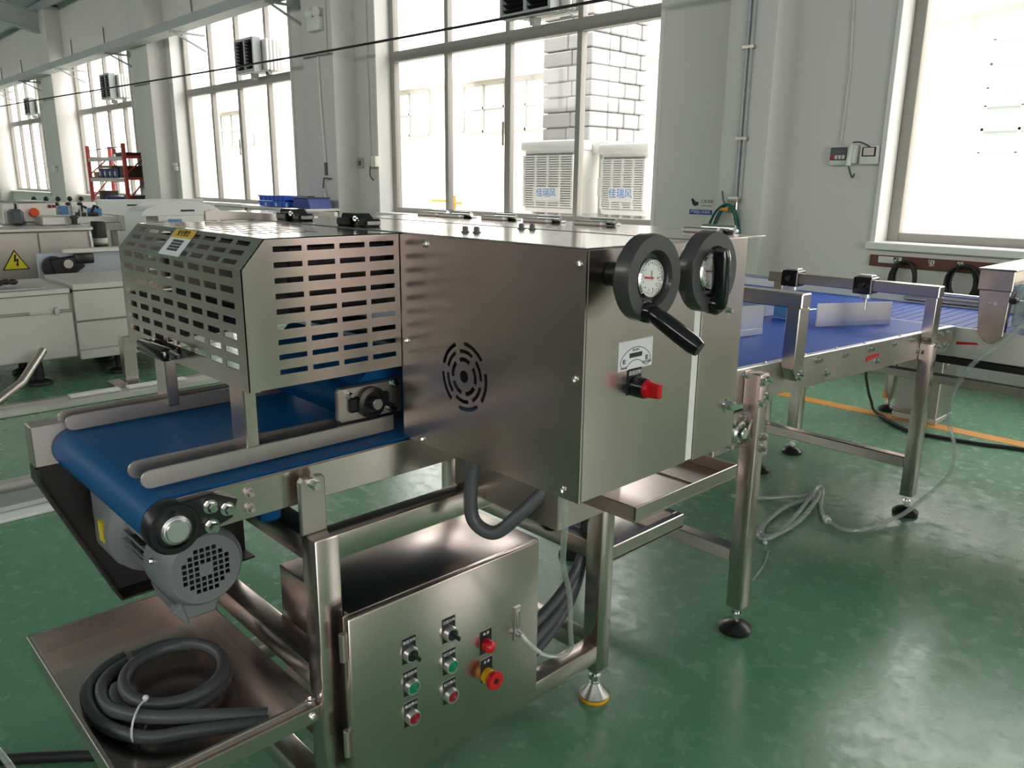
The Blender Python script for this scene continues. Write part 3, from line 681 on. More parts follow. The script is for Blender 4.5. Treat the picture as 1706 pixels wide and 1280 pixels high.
text('LOOSE', (XB+.001, .879, .942), (0, 1, 0), (0, 0, 1), .005, INK, pl, ext=.0002); text('TIGHTEN', (XB+.001, .932, .945), (0, 1, 0), (0, 0, 1), .005, INK, pl, ext=.0002)
ss = G().prism([(.889, .900), (.921, .900), (.921, .939), (.889, .939)], 'x', XB, XB+.0015, .0005).link('selector_switch', BLK, PM)
text('\u9ad8\u4f4e\u63a7\u5236', (XB+.0017, .905, .932), (0, 1, 0), (0, 0, 1), .0072, PAPER, ss, ext=.0002)
G().lathe((XB+.001, .906, .912), (1, 0, 0), [(.0155, 0), (.0155, .020), (.0145, .022)], 28).link('bezel', BLG, ss)
g = G(); g.lathe((XB+.022, .906, .912), (1, 0, 0), [(.0135, 0), (.0135, .004), (.012, .008)], 24); g.prism([(XB+.028, .900), (XB+.048, .902), (XB+.048, .922), (XB+.028, .924)], 'y', .901, .911, .002)
g.link('knob', RED, ss)
# lower frame under the housing, upper pressing belt
G().box(-1.14, -.86, .93, 1.10, .615, .7565, .002, 1).link('lower_housing', STG, PM)
G().box(-1.12, -1.085, 1.27, 1.33, .60, .79).link('post', STG, PM)
ub = []
for t in range(9): a = math.pi/2+t*math.pi/8; ub.append((.745+.030*math.cos(a), .812+.030*math.sin(a)))
G().prism(ub+[(1.15, .782), (1.15, .905), (.815, .905)], 'x', -1.55, -1.19).link('pressing_belt', BELT, PM)
pp = G().prism([(.695, .791), (.700, .785), (.829, .785), (.829, .848), (.700, .848), (.695, .842)], 'x', -1.181, -1.170, .002).link('bearing_plate', STG, PM)
G().lathe((-1.170, .759, .816), (1, 0, 0), [(.0285, 0), (.0285, .012), (.020, .014), (.019, .010), (.0125, .010), (.0125, .026), (.011, .028)], 28).link('flange_bearing', BLK, pp)
G().cyl((-1.16, .759, .816), (-1.141, .759, .816), .0105, 18).link('shaft_end', CHR, pp)
G().box(-1.170, -1.164, .715, .80, .802, .830, .004, 1).link('bearing_ear', BLK, pp)
for y, z in ((.718, .836), (.812, .842), (.800, .800), (.806, .796)): hexbolt(G(), (-1.170, y, z), (1, 0, 0), .0055, .010).link('bolt', CHR, pp)
# grey hose and clear tube hanging from the housing
hs = G().tube(smooth_path([(-.985, .86, .80), (-.990, .85, .72), (-.992, .845, .655), (-.985, .85, .615), (-.955, .87, .60), (-.925, .90, .635), (-.90, .94, .68)], 8), .0125, 12).link('cable_hose', DGR)
tag(hs, 'thick grey hose looping down from under the fan housing', 'hose')
ct = G().tube(smooth_path([(-.724, .80, .77), (-.735, .81, .70), (-.80, .88, .595), (-.86, .965, .48), (-.895, 1.01, .375), (-.915, 1.035, .318), (-.935, 1.03, .293), (-.955, 1.0, .30), (-.975, .975, .33), (-.985, .968, .345)], 6), .0048, 8).link('clear_tube', CLEAR)
tag(ct, 'clear plastic tube hanging from the housing to the cabinet door lock', 'tube')

# ------------------------------------------------------------------ stand
ST = thing('machine_stand', 'square tube steel stand on levelling feet carrying the press machine', 'stand', (-1.3, .95, 0))
def foot(o, x, y, zt, r, m_disc, ring=None, tall=False):
    g = G().lathe((x, y, 0), (0, 0, 1), [(r*.96, 0), (r, .004), (r, .012), (r*.75, .022), (r*.36, .030 if not tall else .042), (.0, .031 if not tall else .043)], 28).link('foot_pad', m_disc, o)
    g2 = G(); g2.cyl((x, y, .028), (x, y, zt+.004), .008, 12); g2.lathe((x, y, zt-.032), (0, 0, 1), [(.014, 0), (.014, .012)], 6); g2.lathe((x, y, zt-.010), (0, 0, 1), [(.016, 0), (.016, .01)], 6)
    g2.link('spindle', CHR, o)
    if ring: G().lathe((x, y, 0.0005), (0, 0, 1), [(r*1.0, 0), (r*1.02, .003), (r*1.02, .008), (r*.98, .009)], 28).link('rubber_ring', ring, o)
T = .05
def leg(o, x0, y0, z0, z1, r, md, ring=None, T=T, nm='leg', tall=False):
    l = G().box(x0, x0+T, y0, y0+T, z0, z1, .003, 2).link(nm, STV, o); foot(l, x0+T/2, y0+T/2, z0, r, md, ring, tall); return l
FP = mat('steel_foot', (.55, .53, .50), .35, 1)
leg(ST, -1.09, .568, .085, .646, .036, FP, YLW, .045, tall=True); leg(ST, -1.09, 1.275, .082, .756, .036, FP, YLW, .045, tall=True)
leg(ST, -1.62, .568, .085, .646, .036, FP, YLW, .045, tall=True); leg(ST, -1.62, 1.275, .082, .756, .036, FP, YLW, .045, tall=True)
for x in (-1.0895, -1.6195): G().box(x, x+.044, .57, 1.276, .602, .647, .003, 2).link('top_rail', STY, ST); G().box(x, x+.044, .612, 1.276, .112, .155, .003, 2).link('floor_rail', STY, ST)
for y, z in ((.5685, .600), (.5685, .365), (.5685, .112), (1.2755, .365), (1.2755, .112), (1.2755, .602)):
    G().box(-1.576, -1.089, y, y+.044, z, z+.044, .003, 2).link('cross_rail', STX, ST)
# support bracket from stand up to the conveyor plate
br = G().prism([(.563, .6475), (.608, .6475), (.608, .738), (.603, .744), (.590, .744), (.586, .733), (.580, .744), (.568, .744), (.563, .738)], 'x', -1.084, -1.073, .002).link('support_bracket', STG, ST)
hexbolt(G(), (-1.073, .586, .732), (1, 0, 0), .008, .012).link('bolt', CHR, br)

# ------------------------------------------------------------------ control cabinet
CB = thing('control_cabinet', 'steel control cabinet with push buttons hung in the machine stand', 'cabinet', (-1.14, .82, .17))
G().box(-1.27, -1.022, .615, 1.05, .19, .508, .003, 2).link('body', STX, CB)
dr = G().box(-1.018, -1.0, .594, 1.030, .178, .518, .004, 2).link('door', STY, CB)
G().box(-1.0215, -1.0185, .598, 1.026, .182, .514).link('door_seal', RUB, CB, smooth=0)
for z in (.44, .26): G().cyl((-1.012, .590, z), (-1.012, .590, z+.05), .006, 10).link('hinge', STG, CB)
XD = -1.0
def device(nm, y, z, txt):
    p = G().prism([(y-.0145, z-.018), (y+.0145, z-.018), (y+.0145, z+.030), (y-.0145, z+.030)], 'x', XD, XD+.0014, .0004).link(nm, BLK, dr)
    G().prism([(y-.0152, z-.0185), (y+.0152, z-.0185), (y+.0152, z+.0307), (y-.0152, z+.0307)], 'x', XD, XD+.0007).link('plate_edge', STG, dr, smooth=0)
    text(txt, (XD+.0016, y, z+.023), (0, 1, 0), (0, 0, 1), .0068, PAPER, dr, ext=.0002); return p
def bezel(y, z, m): return G().lathe((XD+.001, y, z), (1, 0, 0), [(.0145, 0), (.0145, .008), (.013, .012), (.0108, .012), (.0105, .009)], 28).link('bezel', m, dr)
BT = [('push_button', .712, .345, '\u8f93\u9001\u542f\u52a8', GRN), ('push_button', .799, .347, '\u5207\u5200\u542f\u52a8', GRN), ('push_button', .799, .285, '\u5207\u5200\u505c\u6b62', DRED), ('push_button', .712, .283, '\u8f93\u9001\u505c\u6b62', DRED)]
for nm, y, z, t, m in BT:
    device('name_plate', y, z, t); bezel(y, z, ALU); G().lathe((XD+.006, y, z), (1, 0, 0), [(.0105, 0), (.0105, .0045), (.009, .0055)], 24).link('push_button', m, dr)
for y, z, t in ((.711, .409, '\u8f93\u9001\u65b9\u5411'), (.799, .412, '\u538b\u9762\u65b9\u5411')):
    device('name_plate', y, z, t); bezel(y, z, ALU)
    g = G(); g.lathe((XD+.006, y, z), (1, 0, 0), [(.0105, 0), (.0105, .006), (.009, .008)], 24)
    g.prism([(y-.008, z+.008), (y-.002, z+.010), (y+.013, z-.007), (y+.008, z-.013)], 'x', XD+.008, XD+.022, .002); g.link('selector_knob', BLK, dr)
device('name_plate', .888, .350, '\u7535 \u6e90'); G().lathe((XD+.001, .888, .350), (1, 0, 0), [(.0125, 0), (.0125, .010), (.0115, .016), (.007, .020), (0, .021)], 28).link('signal_lamp', RED, dr)
device('name_plate', .890, .289, '\u6025 \u505c'); G().lathe((XD+.001, .890, .283), (1, 0, 0), [(.0150, 0), (.0150, .010), (.0125, .012)], 28).link('yellow_collar', YLW, dr)
G().lathe((XD+.012, .890, .283), (1, 0, 0), [(.0095, 0), (.011, .006), (.0175, .008), (.0185, .012), (.0175, .017), (.010, .018), (.006, .0165)], 32).link('emergency_stop', RED, dr)
G().lathe((XD+.028, .890, .283), (1, 0, 0), [(.0055, 0), (.0055, .002)], 20).link('key_disc', INK, dr)
G().prism([(.962, .325), (.978, .325), (.978, .398), (.962, .398)], 'x', XD, XD+.003, .001).link('lock_plate', ALU, dr)
g = G(); g.prism([(.9655, .352), (.9745, .352), (.9745, .388), (.972, .391), (.968, .391), (.9655, .388)], 'x', XD+.003, XD+.006, .001); g.lathe((XD+.003, .970, .340), (1, 0, 0), [(.0065, 0), (.0065, .006), (.005, .008)], 16); g.link('lock_handle', STG, dr)
# bundle of grey cable hoses behind the cabinet
for i, (dz, r, lab) in enumerate(((0, .0125, 'uppermost'), (-.055, .0145, 'middle'), (-.105, .0135, 'lowest'))):
    x = -1.118-.012*i
    P = smooth_path([(x, 1.335, .60), (x, 1.335, .50+dz*.5), (x, 1.315, .40+dz), (x, 1.265, .315+dz), (x, 1.19, .262+dz), (x, 1.10, .235+dz), (x-.03, 1.06, .235+dz)], 8)
    tag(G().tube(P, r, 10).link('cable_hose', DGR), f'dark hose curving between cabinet and rear stand leg, {lab} of three', 'hose', 'cable hoses behind the cabinet')
for y, z, lab in ((1.19, .142+.026, 'lower'), (1.24, .37+.07, 'upper')):
    g = G(); g.sph((-1.17, y, z), .026, (1, 1, .9)); g.cyl((-1.17, y, z), (-1.17, y+.05, z+.03), .016)
    tag(g.link('cable_gland', BLK), f'small black cable connector beside the stand leg, {lab} of two', 'connector')

# ------------------------------------------------------------------ infeed conveyor with gear motor
IC = thing('infeed_conveyor', 'short infeed conveyor with blue belt and steel guide rails', 'conveyor', (-1.33, .6, .69))
G().prism([(.385, .692), (.96, .692), (.96, .7525), (.385, .7525)], 'x', -1.109, -1.100, .0012).link('side_plate', STY, IC)
lp = G().box(-1.606, -1.565, .306, .96, .690, .768, .002, 1).link('side_channel', STG, IC)
RB = .037
bp = []
for t in range(13): a = math.pi/2+t*math.pi/12; bp.append((.372+RB*math.cos(a), .718+RB*math.sin(a)))
G().prism(bp+[(.45, .698), (1.2, .698), (1.2, .718+RB)], 'x', -1.560, -1.112).link('belt', BELT, IC, smooth=40)
G().box(-1.555, -1.14, .53, .565, .655, .69, .006, 1).link('lower_belt', BELT, IC)
def rail(x):
    Yn, za, zb = .355, .7575, .786; r = (zb-za)/2; P = []
    for t in range(9): a = math.pi/2+t*math.pi/8; P.append((Yn+r+r*math.cos(a), za+r+r*math.sin(a)))
    return G().prism(P+[(.80, za), (.80, zb)], 'x', x, x+.004, .0008)
gr = rail(-1.158).link('guide_rail', STG, IC)
for x in (-1.212, -1.535, -1.580): rail(x).link('guide_rail', STG, IC)
for x, y in ((-1.208, .520), (-1.576, .535)):
    G().box(x, x+.052, y, y+.022, .772, .90, .002, 1).link('support_post', STV, IC)
# bearing block at the drive end
bb = G(); bb.lathe((-1.108, .372, .716), (1, 0, 0), [(.039, 0), (.039, .022), (.036, .026), (.0285, .026), (.0275, .018), (.020, .018), (.020, .012)], 36)
bb.prism([(.372, .753), (.428, .755), (.468, .735), (.458, .708), (.40, .690), (.372, .69)], 'x', -1.102, -1.084, .003)
bk = bb.link('bearing_block', BLK, IC)
G().lathe((-1.09, .372, .716), (1, 0, 0), [(.0215, 0), (.0215, .012), (.0185, .014), (.017, .0142), (.017, .017), (.0155, .0185)], 32).link('shaft_end', ALU, bk, smooth=25)
for y, z in ((.424, .737), (.449, .726), (.424, .706)): hexbolt(G(), (-1.084, y, z), (1, 0, 0), .0075, .013).link('bolt', CHR, bk)
for y, z in ((.492, .734), (.492, .709)): hexbolt(G(), (-1.100, y, z), (1, 0, 0), .0055, .009).link('bolt', STG, IC)
# drive guard on the far side, open towards us
gd = G().prism([(.310, .690), (.306, .66), (.42, .385), (.70, .385), (.70, .690)], 'x', -1.612, -1.606).link('drive_guard', STSH, IC, smooth=0)
G().prism([(.306, .689), (.306, .66), (.42, .385), (.424, .387), (.311, .661), (.311, .689)], 'x', -1.606, -1.560).link('guard_flange', STSH, gd, smooth=0)
G().prism([(.42, .385), (.70, .385), (.70, .389), (.424, .389)], 'x', -1.606, -1.560).link('guard_flange', STSH, gd, smooth=0)
# gear motor
MC = Vector((-1.15, .436, .606))
gm = G().lathe(MC+Vector((-.205, 0, 0)), (1, 0, 0), [(.047, 0), (.050, .004), (.050, .125), (.046, .13)], 40).link('gear_motor', MOT, IC)
fl = G()
for q in range(26):
    a = q/26*6.283
    if -2.3 < (a if a < 3.14 else a-6.283) < -.9: continue
    c, s = math.cos(a), math.sin(a); p = MC+Vector((0, .0535*c, .0535*s)); t = Vector((0, -s, c))*.0016; rr = Vector((0, c, s))*.006
    vs = [fl.bm.verts.new(MC+Vector((x, 0, 0))+Vector((0, .0535*c, .0535*s))+d) for x in (-.20, -.09) for d in (-t-rr, t-rr, t+rr, -t+rr)]
    for f in ((0, 1, 2, 3), (4, 7, 6, 5), (0, 4, 5, 1), (1, 5, 6, 2), (2, 6, 7, 3), (3, 7, 4, 0)): fl.bm.faces.new([vs[i] for i in f])
fl.link('cooling_fins', MOT, gm, smooth=0)
# fan cover: domed ring, square grid of holes
HG, NG = .0385, 8; st = 2*HG/NG; w = .0024
bk_ = [-HG]
for i in range(NG): bk_ += [-HG+st*i+w/2, -HG+st*(i+1)-w/2]
bk_.append(HG)
pat = lambda i, j: (i % 2 == 1 and j % 2 == 1 and 0.42 < math.hypot(i//2-3.5, j//2-3.5)/3.5 < 1.10 and not (i//2 in (3, 4) and j//2 in (3, 4)))
fcv = G().perf(lambda i, j: MC+Vector((0, bk_[i], bk_[j])), len(bk_)-1, len(bk_)-1, pat, lambda i, j: MC+Vector((-.003, bk_[i], bk_[j])))
def rim(dx):
    def f(i, j):
        a = 2*math.pi*i/48; c, s = math.cos(a), math.sin(a)
        if j == 0: k = HG/max(abs(c), abs(s)); return MC+Vector((dx, k*c, k*s))
        r, h = ((.056, 0), (.060, -.004), (.0645, -.012), (.066, -.022), (.066, -.085), (.060, -.092))[j-1]; return MC+Vector((h+dx*(j < 3), (r+(dx if j > 2 else 0))*c, (r+(dx if j > 2 else 0))*s))
    return f
fcv.perf(rim(0), 48, 6, lambda i, j: False, rim(-.003), cyc=True)
fcv.link('fan_cover', MOT, gm, smooth=45)
G().lathe(MC+Vector((-.02, 0, 0)), (1, 0, 0), [(.055, -.01), (.055, 0)], 24).link('fan', BLK, gm)
for a in (55, 165, 285): hexbolt(G(), MC+Vector((-.05, .066*math.cos(math.radians(a)), .066*math.sin(math.radians(a)))), (0, math.cos(math.radians(a)), math.sin(math.radians(a))), .004, .004).link('screw', CHR, gm)
G().lathe(MC+Vector((-.235, 0, .0)), (1, 0, 0), [(.078, 0), (.080, .006), (.080, .022), (.06, .032)], 40).link('flange', MOT, gm)
G().box(-1.52, -1.385, .375, .49, .535, .672, .016, 3).link('gearbox', MOT, gm)
G().lathe(MC+Vector((-.262, 0, 0)), (1, 0, 0), [(.072, 0), (.076, .005), (.076, .02), (.07, .027)], 40).link('gearbox_flange', MOT, gm)
g = G(); g.prism([(.392, .548), (.402, .515), (.455, .515), (.468, .548)], 'x', -1.285, -1.175, .004); g.prism([(.385, .54), (.402, .515), (.41, .515), (.40, .55)], 'x', -1.19, -1.168, .002)
g.link('terminal_box', MOT, gm)
G().prism([(.357, .590), (.357, .626), (.364, .626), (.364, .590)], 'x', -1.412, -1.39).link('yellow_sticker', mat('yellow_sticker', (.7, .5, .02), .5), gm, smooth=0)
G().prism([(.384, .585), (.379, .600), (.379, .625), (.388, .625), (.388, .585)], 'x', -1.315, -1.27).link('name_plate', INK, gm, smooth=0)
G().lathe((-1.565, .44, .60), (1, 0, 0), [(.055, 0), (.055, .02)], 24).link('sprocket', RUB, gm)
G().tube(smooth_path([(-1.24, .47, .648), (-1.23, .50, .66), (-1.22, .53, .68), (-1.2, .57, .70)], 5), .014, 8).link('motor_cable', RUB, gm)

# ------------------------------------------------------------------ catch tray with coiled hose
TR = thing('catch_tray', 'shallow steel catch tray hung low on the front of the stand', 'tray', (-1.33, .42, .30))
tx0, tx1, ty0, ty1 = -1.600, -1.070, .262, .5665
G().box(tx0, tx1, ty0, ty1, .306, .309).link('bottom', STX, TR, smooth=0)
G().box(tx0, tx0+.002, ty0, ty1, .309, .352).link('side_wall', STX, TR, smooth=0); G().box(tx1-.002, tx1, ty0, ty1, .309, .352).link('side_wall', STY, TR, smooth=0)
G().box(tx0+.002, tx1-.002, ty0, ty0+.002, .309, .352).link('front_wall', STX, TR, smooth=0); G().box(tx0+.002, tx1-.002, ty1-.002, ty1, .309, .352).link('rear_wall', STX, TR, smooth=0)
for a in ((tx0-.004, tx1+.004, ty0-.004, ty0+.003), (tx0-.004, tx0+.003, ty0, ty1), (tx1-.003, tx1+.004, ty0, ty1)): G().box(*a, .350, .354, .001, 1).link('rim', STG, TR)
G().box(tx1-.012, tx1+.012, ty0, ty1+.002, .318, .344, .002, 1).link('support_arm', STY, TR)
hexbolt(G(), (tx1+.002, ty1-.01, .351), (0, 0, 1), .006, .006).link('bolt', CHR, TR); hexbolt(G(), (tx1+.012, ty1-.012, .328), (1, 0, 0), .005, .005).link('bolt', CHR, TR)
HC = thing('hose_coil', 'coil of thick grey hose tied with a white strap lying in the tray', 'hose', (-1.31, .42, .31))
RH = .0112
def ring(cx, cy, rx, ry, z, a0, a1, lift=0., rot=0., n=46):
    P = []
    for i in range(n+1):
        a = math.radians(a0+(a1-a0)*i/n); x = rx*math.cos(a); y = ry*math.sin(a); c, s = math.cos(rot), math.sin(rot)
        P.append((cx+x*c-y*s, cy+x*s+y*c, z+lift*i/n))
    return P
# two loose turns, the ends stick out
e1 = ring(-1.318, .420, .104, .093, .322, 250, 560, .020, -.25); G().tube(e1+[(e1[-1][0]+.006, e1[-1][1]-.03, .344)], RH, 10).link('hose_turn', DGR, HC)
G().tube(ring(-1.313, .425, .092, .082, .344, 150, 520, .003, -.2), RH, 10).link('hose_turn', DGR, HC)
t1 = smooth_path([(-1.462, .385, .322), (-1.448, .345, .322), (-1.405, .305, .322), (-1.33, .290, .323), (-1.255, .300, .326), (-1.19, .335, .330), (-1.155, .39, .332), (-1.125, .445, .330), (-1.098, .495, .328)], 7)
G().tube(t1, RH, 10).link('hose_tail', DGR, HC)
t2 = smooth_path([(-1.440, .392, .322), (-1.424, .352, .323), (-1.385, .322, .324), (-1.32, .312, .327), (-1.25, .322, .347), (-1.20, .357, .350), (-1.165, .41, .345), (-1.14, .455, .338), (-1.112, .500, .332)], 7)
G().tube(t2, RH, 10).link('hose_tail', DGR, HC)
q0 = Vector((-1.228, .338, .338))
G().tube([q0+Vector((.040*math.cos(t/16*6.283)*.75, -.040*math.cos(t/16*6.283)*.6-.002, .027*math.sin(t/16*6.283))) for t in range(16)], .0018, 6, True).link('strap', WHT, HC)
G().sph(q0+Vector((-.018, .015, .026)), .005).link('strap_lock', WHT, HC)

# ------------------------------------------------------------------ drip trays at the outfeed
D1 = thing('drip_tray', 'steel drip tray sticking out under the right face of the machine', 'tray', (-.8, 1.12, .67))
a = (-.885, -.722, .962, 1.268)
g = G(); g.box(a[0], a[1], a[2], a[3], .668, .671); g.link('bottom', STX, D1, smooth=0)
for b in ((a[1]-.003, a[1], a[2], a[3]), (a[0], a[0]+.003, a[2], a[3]), (a[0], a[1], a[2], a[2]+.003), (a[0], a[1], a[3]-.003, a[3])): G().box(*b, .671, .694, .0008, 1).link('wall', STY, D1)
G().box(a[0], a[1], 1.17, 1.173, .671, .674).link('fold', STG, D1, smooth=0)
G().box(-.875, -.83, 1.0, 1.04, .694, .7555).link('hanger', STG, D1, smooth=0)
D2 = thing('drip_tray', 'lower steel tray fixed to the rear stand leg beneath the drip tray', 'tray', (-1.15, 1.47, .35))
a = (-1.40, -1.058, 1.323, 1.615)
G().box(a[0], a[1], a[2], a[3], .350, .353).link('bottom', STP, D2, smooth=0)
for b in ((a[1]-.02, a[1], a[2], a[3]), (a[0], a[0]+.02, a[2], a[3]), (a[0]+.02, a[1]-.02, a[3]-.02, a[3])): G().box(*b, .345, .385, .002, 1).link('rail', STY, D2)

# ------------------------------------------------------------------ outfeed conveyor
OC = thing('outfeed_conveyor', 'long outfeed conveyor with violet blue belt and steel gantries', 'conveyor', (-1.3, 2.4, 0))
sl = -.0445
zt = lambda y: .744+sl*(y-1.761)
ya, yb = 1.58, 3.315
for x0, nm in ((-1.026, 'side_plate'), (-1.584, 'side_plate')):
    G().prism([(ya, zt(ya)-.090), (yb-.06, zt(yb)-.090), (yb, zt(yb)-.06), (yb, zt(yb)), (ya, zt(ya))], 'x', x0, x0+.006, .001).link(nm, STG, OC)
    G().prism([(ya, zt(ya)-.002), (yb, zt(yb)-.002), (yb, zt(yb)+.004), (ya, zt(ya)+.004)], 'x', x0-.010, x0+.010, .0015).link('edge_lip', ALU, OC)
be = G(); be.prism([(ya, zt(ya)-.05), (yb-.01, zt(yb)-.05), (yb-.01, zt(yb)-.004), (ya, zt(ya)-.004)], 'x', -1.572, -1.038); be.link('belt', BELM, OC)
br_ = G()
n = 66
for i in range(n):
    y = ya+.02+i*.0262
    if y < yb-.02: br_.box(-1.570, -1.040, y, y+.0235, zt(y)-.006, zt(y)-.0012)
o = br_.link('belt_links', BELM, OC, smooth=0); o['kind'] = 'stuff'
for i, y in enumerate((1.79, 2.0, 2.19, 2.36, 2.55, 2.74, 2.90, 3.10, 3.17, 3.25)):
    hexbolt(G(), (-1.020, y, zt(y)-.016), (1, 0, 0), .008, .010).link('bolt', CHR, OC)
    if i % 2 == 0 or i > 6: hexbolt(G(), (-1.020, y+.06 if i < 7 else y, zt(y)-.065), (1, 0, 0), .008, .010).link('bolt', CHR, OC)
for y in (1.9, 2.12, 2.32, 2.52, 2.8): hexbolt(G(), (-1.026, y, zt(y)+.004), (0, 0, 1), .004, .004).link('bolt', STG, OC)
G().prism([(2.525, .664), (2.535, .670), (2.56, .672), (2.625, .668), (2.622, .658), (2.55, .655), (2.53, .652)], 'x', -1.0195, -1.0185).link('red_mark', RED, OC, smooth=0)
def oleg(x, y, z1, r=.045): return leg(OC, x-.0225, y-.0225, .075, z1, r, BLK, None, .045)
l2 = oleg(-.9965, 1.81, .735); l3 = oleg(-.9965, 3.0, .655); oleg(-1.6075, 1.81, .735); oleg(-1.6075, 3.0, .655)
for y, z in ((1.795, .715), (1.825, .718), (1.795, .66), (1.825, .672)): hexbolt(G(), (-.974, y, z), (1, 0, 0), .008, .010).link('bolt', CHR, l2)
for y, z in ((1.80, .565), (1.80, .535)): hexbolt(G(), (-.974, y+.02, z), (1, 0, 0), .007, .012).link('bolt', STG, l2)
for y, z in ((1.81, .205), (3.0, .183)): G().box(-1.586, -1.019, y-.02, y+.02, z, z+.04, .003, 1).link('cross_rail', STX, OC)
# gantries
def gantry(y, zb, zpost, clamps, xl):
    for x in (-1.0175, xl):
        p = G(); p.prism([(y-.030, zpost+.02), (y-.006, zt(y)-.05), (y+.022, zt(y)-.05), (y+.028, zpost+.06), (y+.028, zb), (y-.026, zb)], 'x', x-.002, x+.036, .002)
        po = p.link('gantry_post', STV, OC)
        for dz in (0, .02): hexbolt(G(), (x+.036, y-.001+dz*.8, zt(y)-.04+dz*.3), (1, 0, 0), .007, .010).link('bolt', CHR, po)
    G().box(xl-.03, -.978, y-.025, y+.025, zb, zb+.040, .003, 1).link('gantry_bar', STX, OC)
    for cx, gx in clamps:
        c = G().box(cx-.035, cx+.035, y-.034, y+.034, zb-.012, zb+.050, .004, 1).link('clamp', BLG, OC)
        G().cyl((cx, y-.05, zb+.02), (cx, y-.034, zb+.02), .010).link('knob', BLK, c)
        G().box(cx-.028, cx+.028, y-.02, y+.02, zb+.050, zb+.058, .002, 1).link('clamp_cap', ALU, c)
        G().cyl((cx+.005, y, zb-.012), (cx+.005, y, zb-.030), .020, 14).link('collar', ALU, c); G().cyl((cx+.005, y, zb-.03), (cx+.005, y, zb-.075), .008, 12).link('rod', CHR, c)
gantry(2.0, .882, .70, [], -1.60); gantry(3.0, .820, .66, [(-1.535, 0), (-1.245, 0)], -1.60)
def guide(pts, h, nm='guide_plate'):
    g = G(); (x0, y0), (x1, y1) = pts; d = Vector((x1-x0, y1-y0, 0)); nv = Vector((-d.y, d.x, 0)).normalized()*.002
    for (zl, zh, k) in ((.002, .022, 1.6), (.022, h, 1)):
        vs = []
        for (x, y) in pts:
            for s in (-1, 1):
                for z in (zt(y)+zl, zt(y)+zh): vs.append(g.bm.verts.new(Vector((x, y, z))+nv*s*k))
        for f in ((0, 1, 3, 2), (4, 6, 7, 5), (0, 4, 5, 1), (2, 3, 7, 6), (0, 2, 6, 4), (1, 5, 7, 3)): g.bm.faces.new([vs[i] for i in f])
    return g.link(nm, ALU, OC, smooth=0)
guide(((-1.305, 2.755), (-1.195, 3.14)), .086); guide(((-1.345, 1.62), (-1.315, 2.39)), .10); guide(((-1.565, 2.35), (-1.555, 3.10)), .085)
G().box(-1.53, -1.42, 2.86, 2.866, zt(2.86)+.004, zt(2.86)+.10).link('stop_plate', BELP, OC, smooth=0)
# lower nose roller bearing at the machine end
nb_ = G().prism([(1.66, .535), (1.80, .535), (1.80, .635), (1.66, .635)], 'x', -1.03, -1.015, .003).link('bearing_bracket', STG, OC)
G().lathe((-1.015, 1.755, .585), (1, 0, 0), [(.030, 0), (.030, .016), (.024, .020), (.0235, .014), (.015, .014), (.015, .028), (.013, .030)], 28).link('bearing', CHR, nb_)
for y, z in ((1.725, .552), (1.785, .553), (1.725, .618), (1.787, .618)): hexbolt(G(), (-1.015, y, z), (1, 0, 0), .0075, .012).link('bolt', CHR, nb_)
G().cyl((-1.57, 1.755, .585), (-1.035, 1.755, .585), .035, 20).link('nose_roller', BELM, OC)

# ------------------------------------------------------------------ cross conveyor and its neighbours at right
CC = thing('cross_conveyor', 'wide blue belt conveyor running across behind the outfeed conveyor', 'conveyor', (-.6, 3.7, 0))
G().box(-2.4, 1.2, 3.335, 3.345, .555, .672, .002, 1).link('side_plate', STB, CC)
G().box(-2.4, 1.2, 3.345, 3.93, .63, .664).link('belt', BELM, CC, smooth=0)
o = G()
for i in range(86): o.box(-2.38+i*.0415, -2.38+i*.0415+.038, 3.35, 3.925, .664, .668)
o = o.link('belt_links', BELM, CC, smooth=0); o['kind'] = 'stuff'
G().box(-2.4, 1.2, 3.955, 3.965, .60, .708, .002, 1).link('far_guard', WHE, CC); G().box(-2.4, 1.2, 3.945, 3.98, .708, .722, .003, 1).link('guard_cap', ALU, CC)
G().box(-1.45, -1.10, 3.935, 3.954, .675, .695, .005, 1).link('handle_slot', STG, CC)
G().box(-2.4, 1.2, 3.36, 3.92, .52, .545).link('return_belt', BLK, CC, smooth=0)
G().prism([(-1.01, .617), (-.94, .622), (-.93, .615), (-1.01, .605)], 'y', 3.3335, 3.3345).link('red_mark', RED, CC, smooth=0)
for y in (3.35, 4.40-.02): G().box(-1.65, 1.2, y-.02, y+.02, .44, .475, .003, 1).link('long_rail', STX, CC)
for x in (-1.63,): 
    for y in (3.335, 4.405): leg(CC, x-.025, y-.025, .07, .60, .045, BLK, None, .05)
    G().box(x-.02, x+.02, 3.36, 4.38, .31, .35, .003, 1).link('brace', STY, CC)
for y in (3.335, 4.405): leg(CC, .9, y-.025, .07, .60, .045, BLK, None, .05)
o = thing('floor_pedestal', 'square steel pedestal box standing under the cross conveyor', 'pedestal', (-1.45, 4.42, 0))
G().box(-1.56, -1.345, 4.30, 4.52, .03, .43, .004, 1).link('body', STG, o); G().box(-1.565, -1.34, 4.295, 4.525, 0, .03, .003, 1).link('plinth', STB, o); G().box(-1.335+.0, -1.33, 4.30, 4.52, .3, .32).link('seam', STG, o)
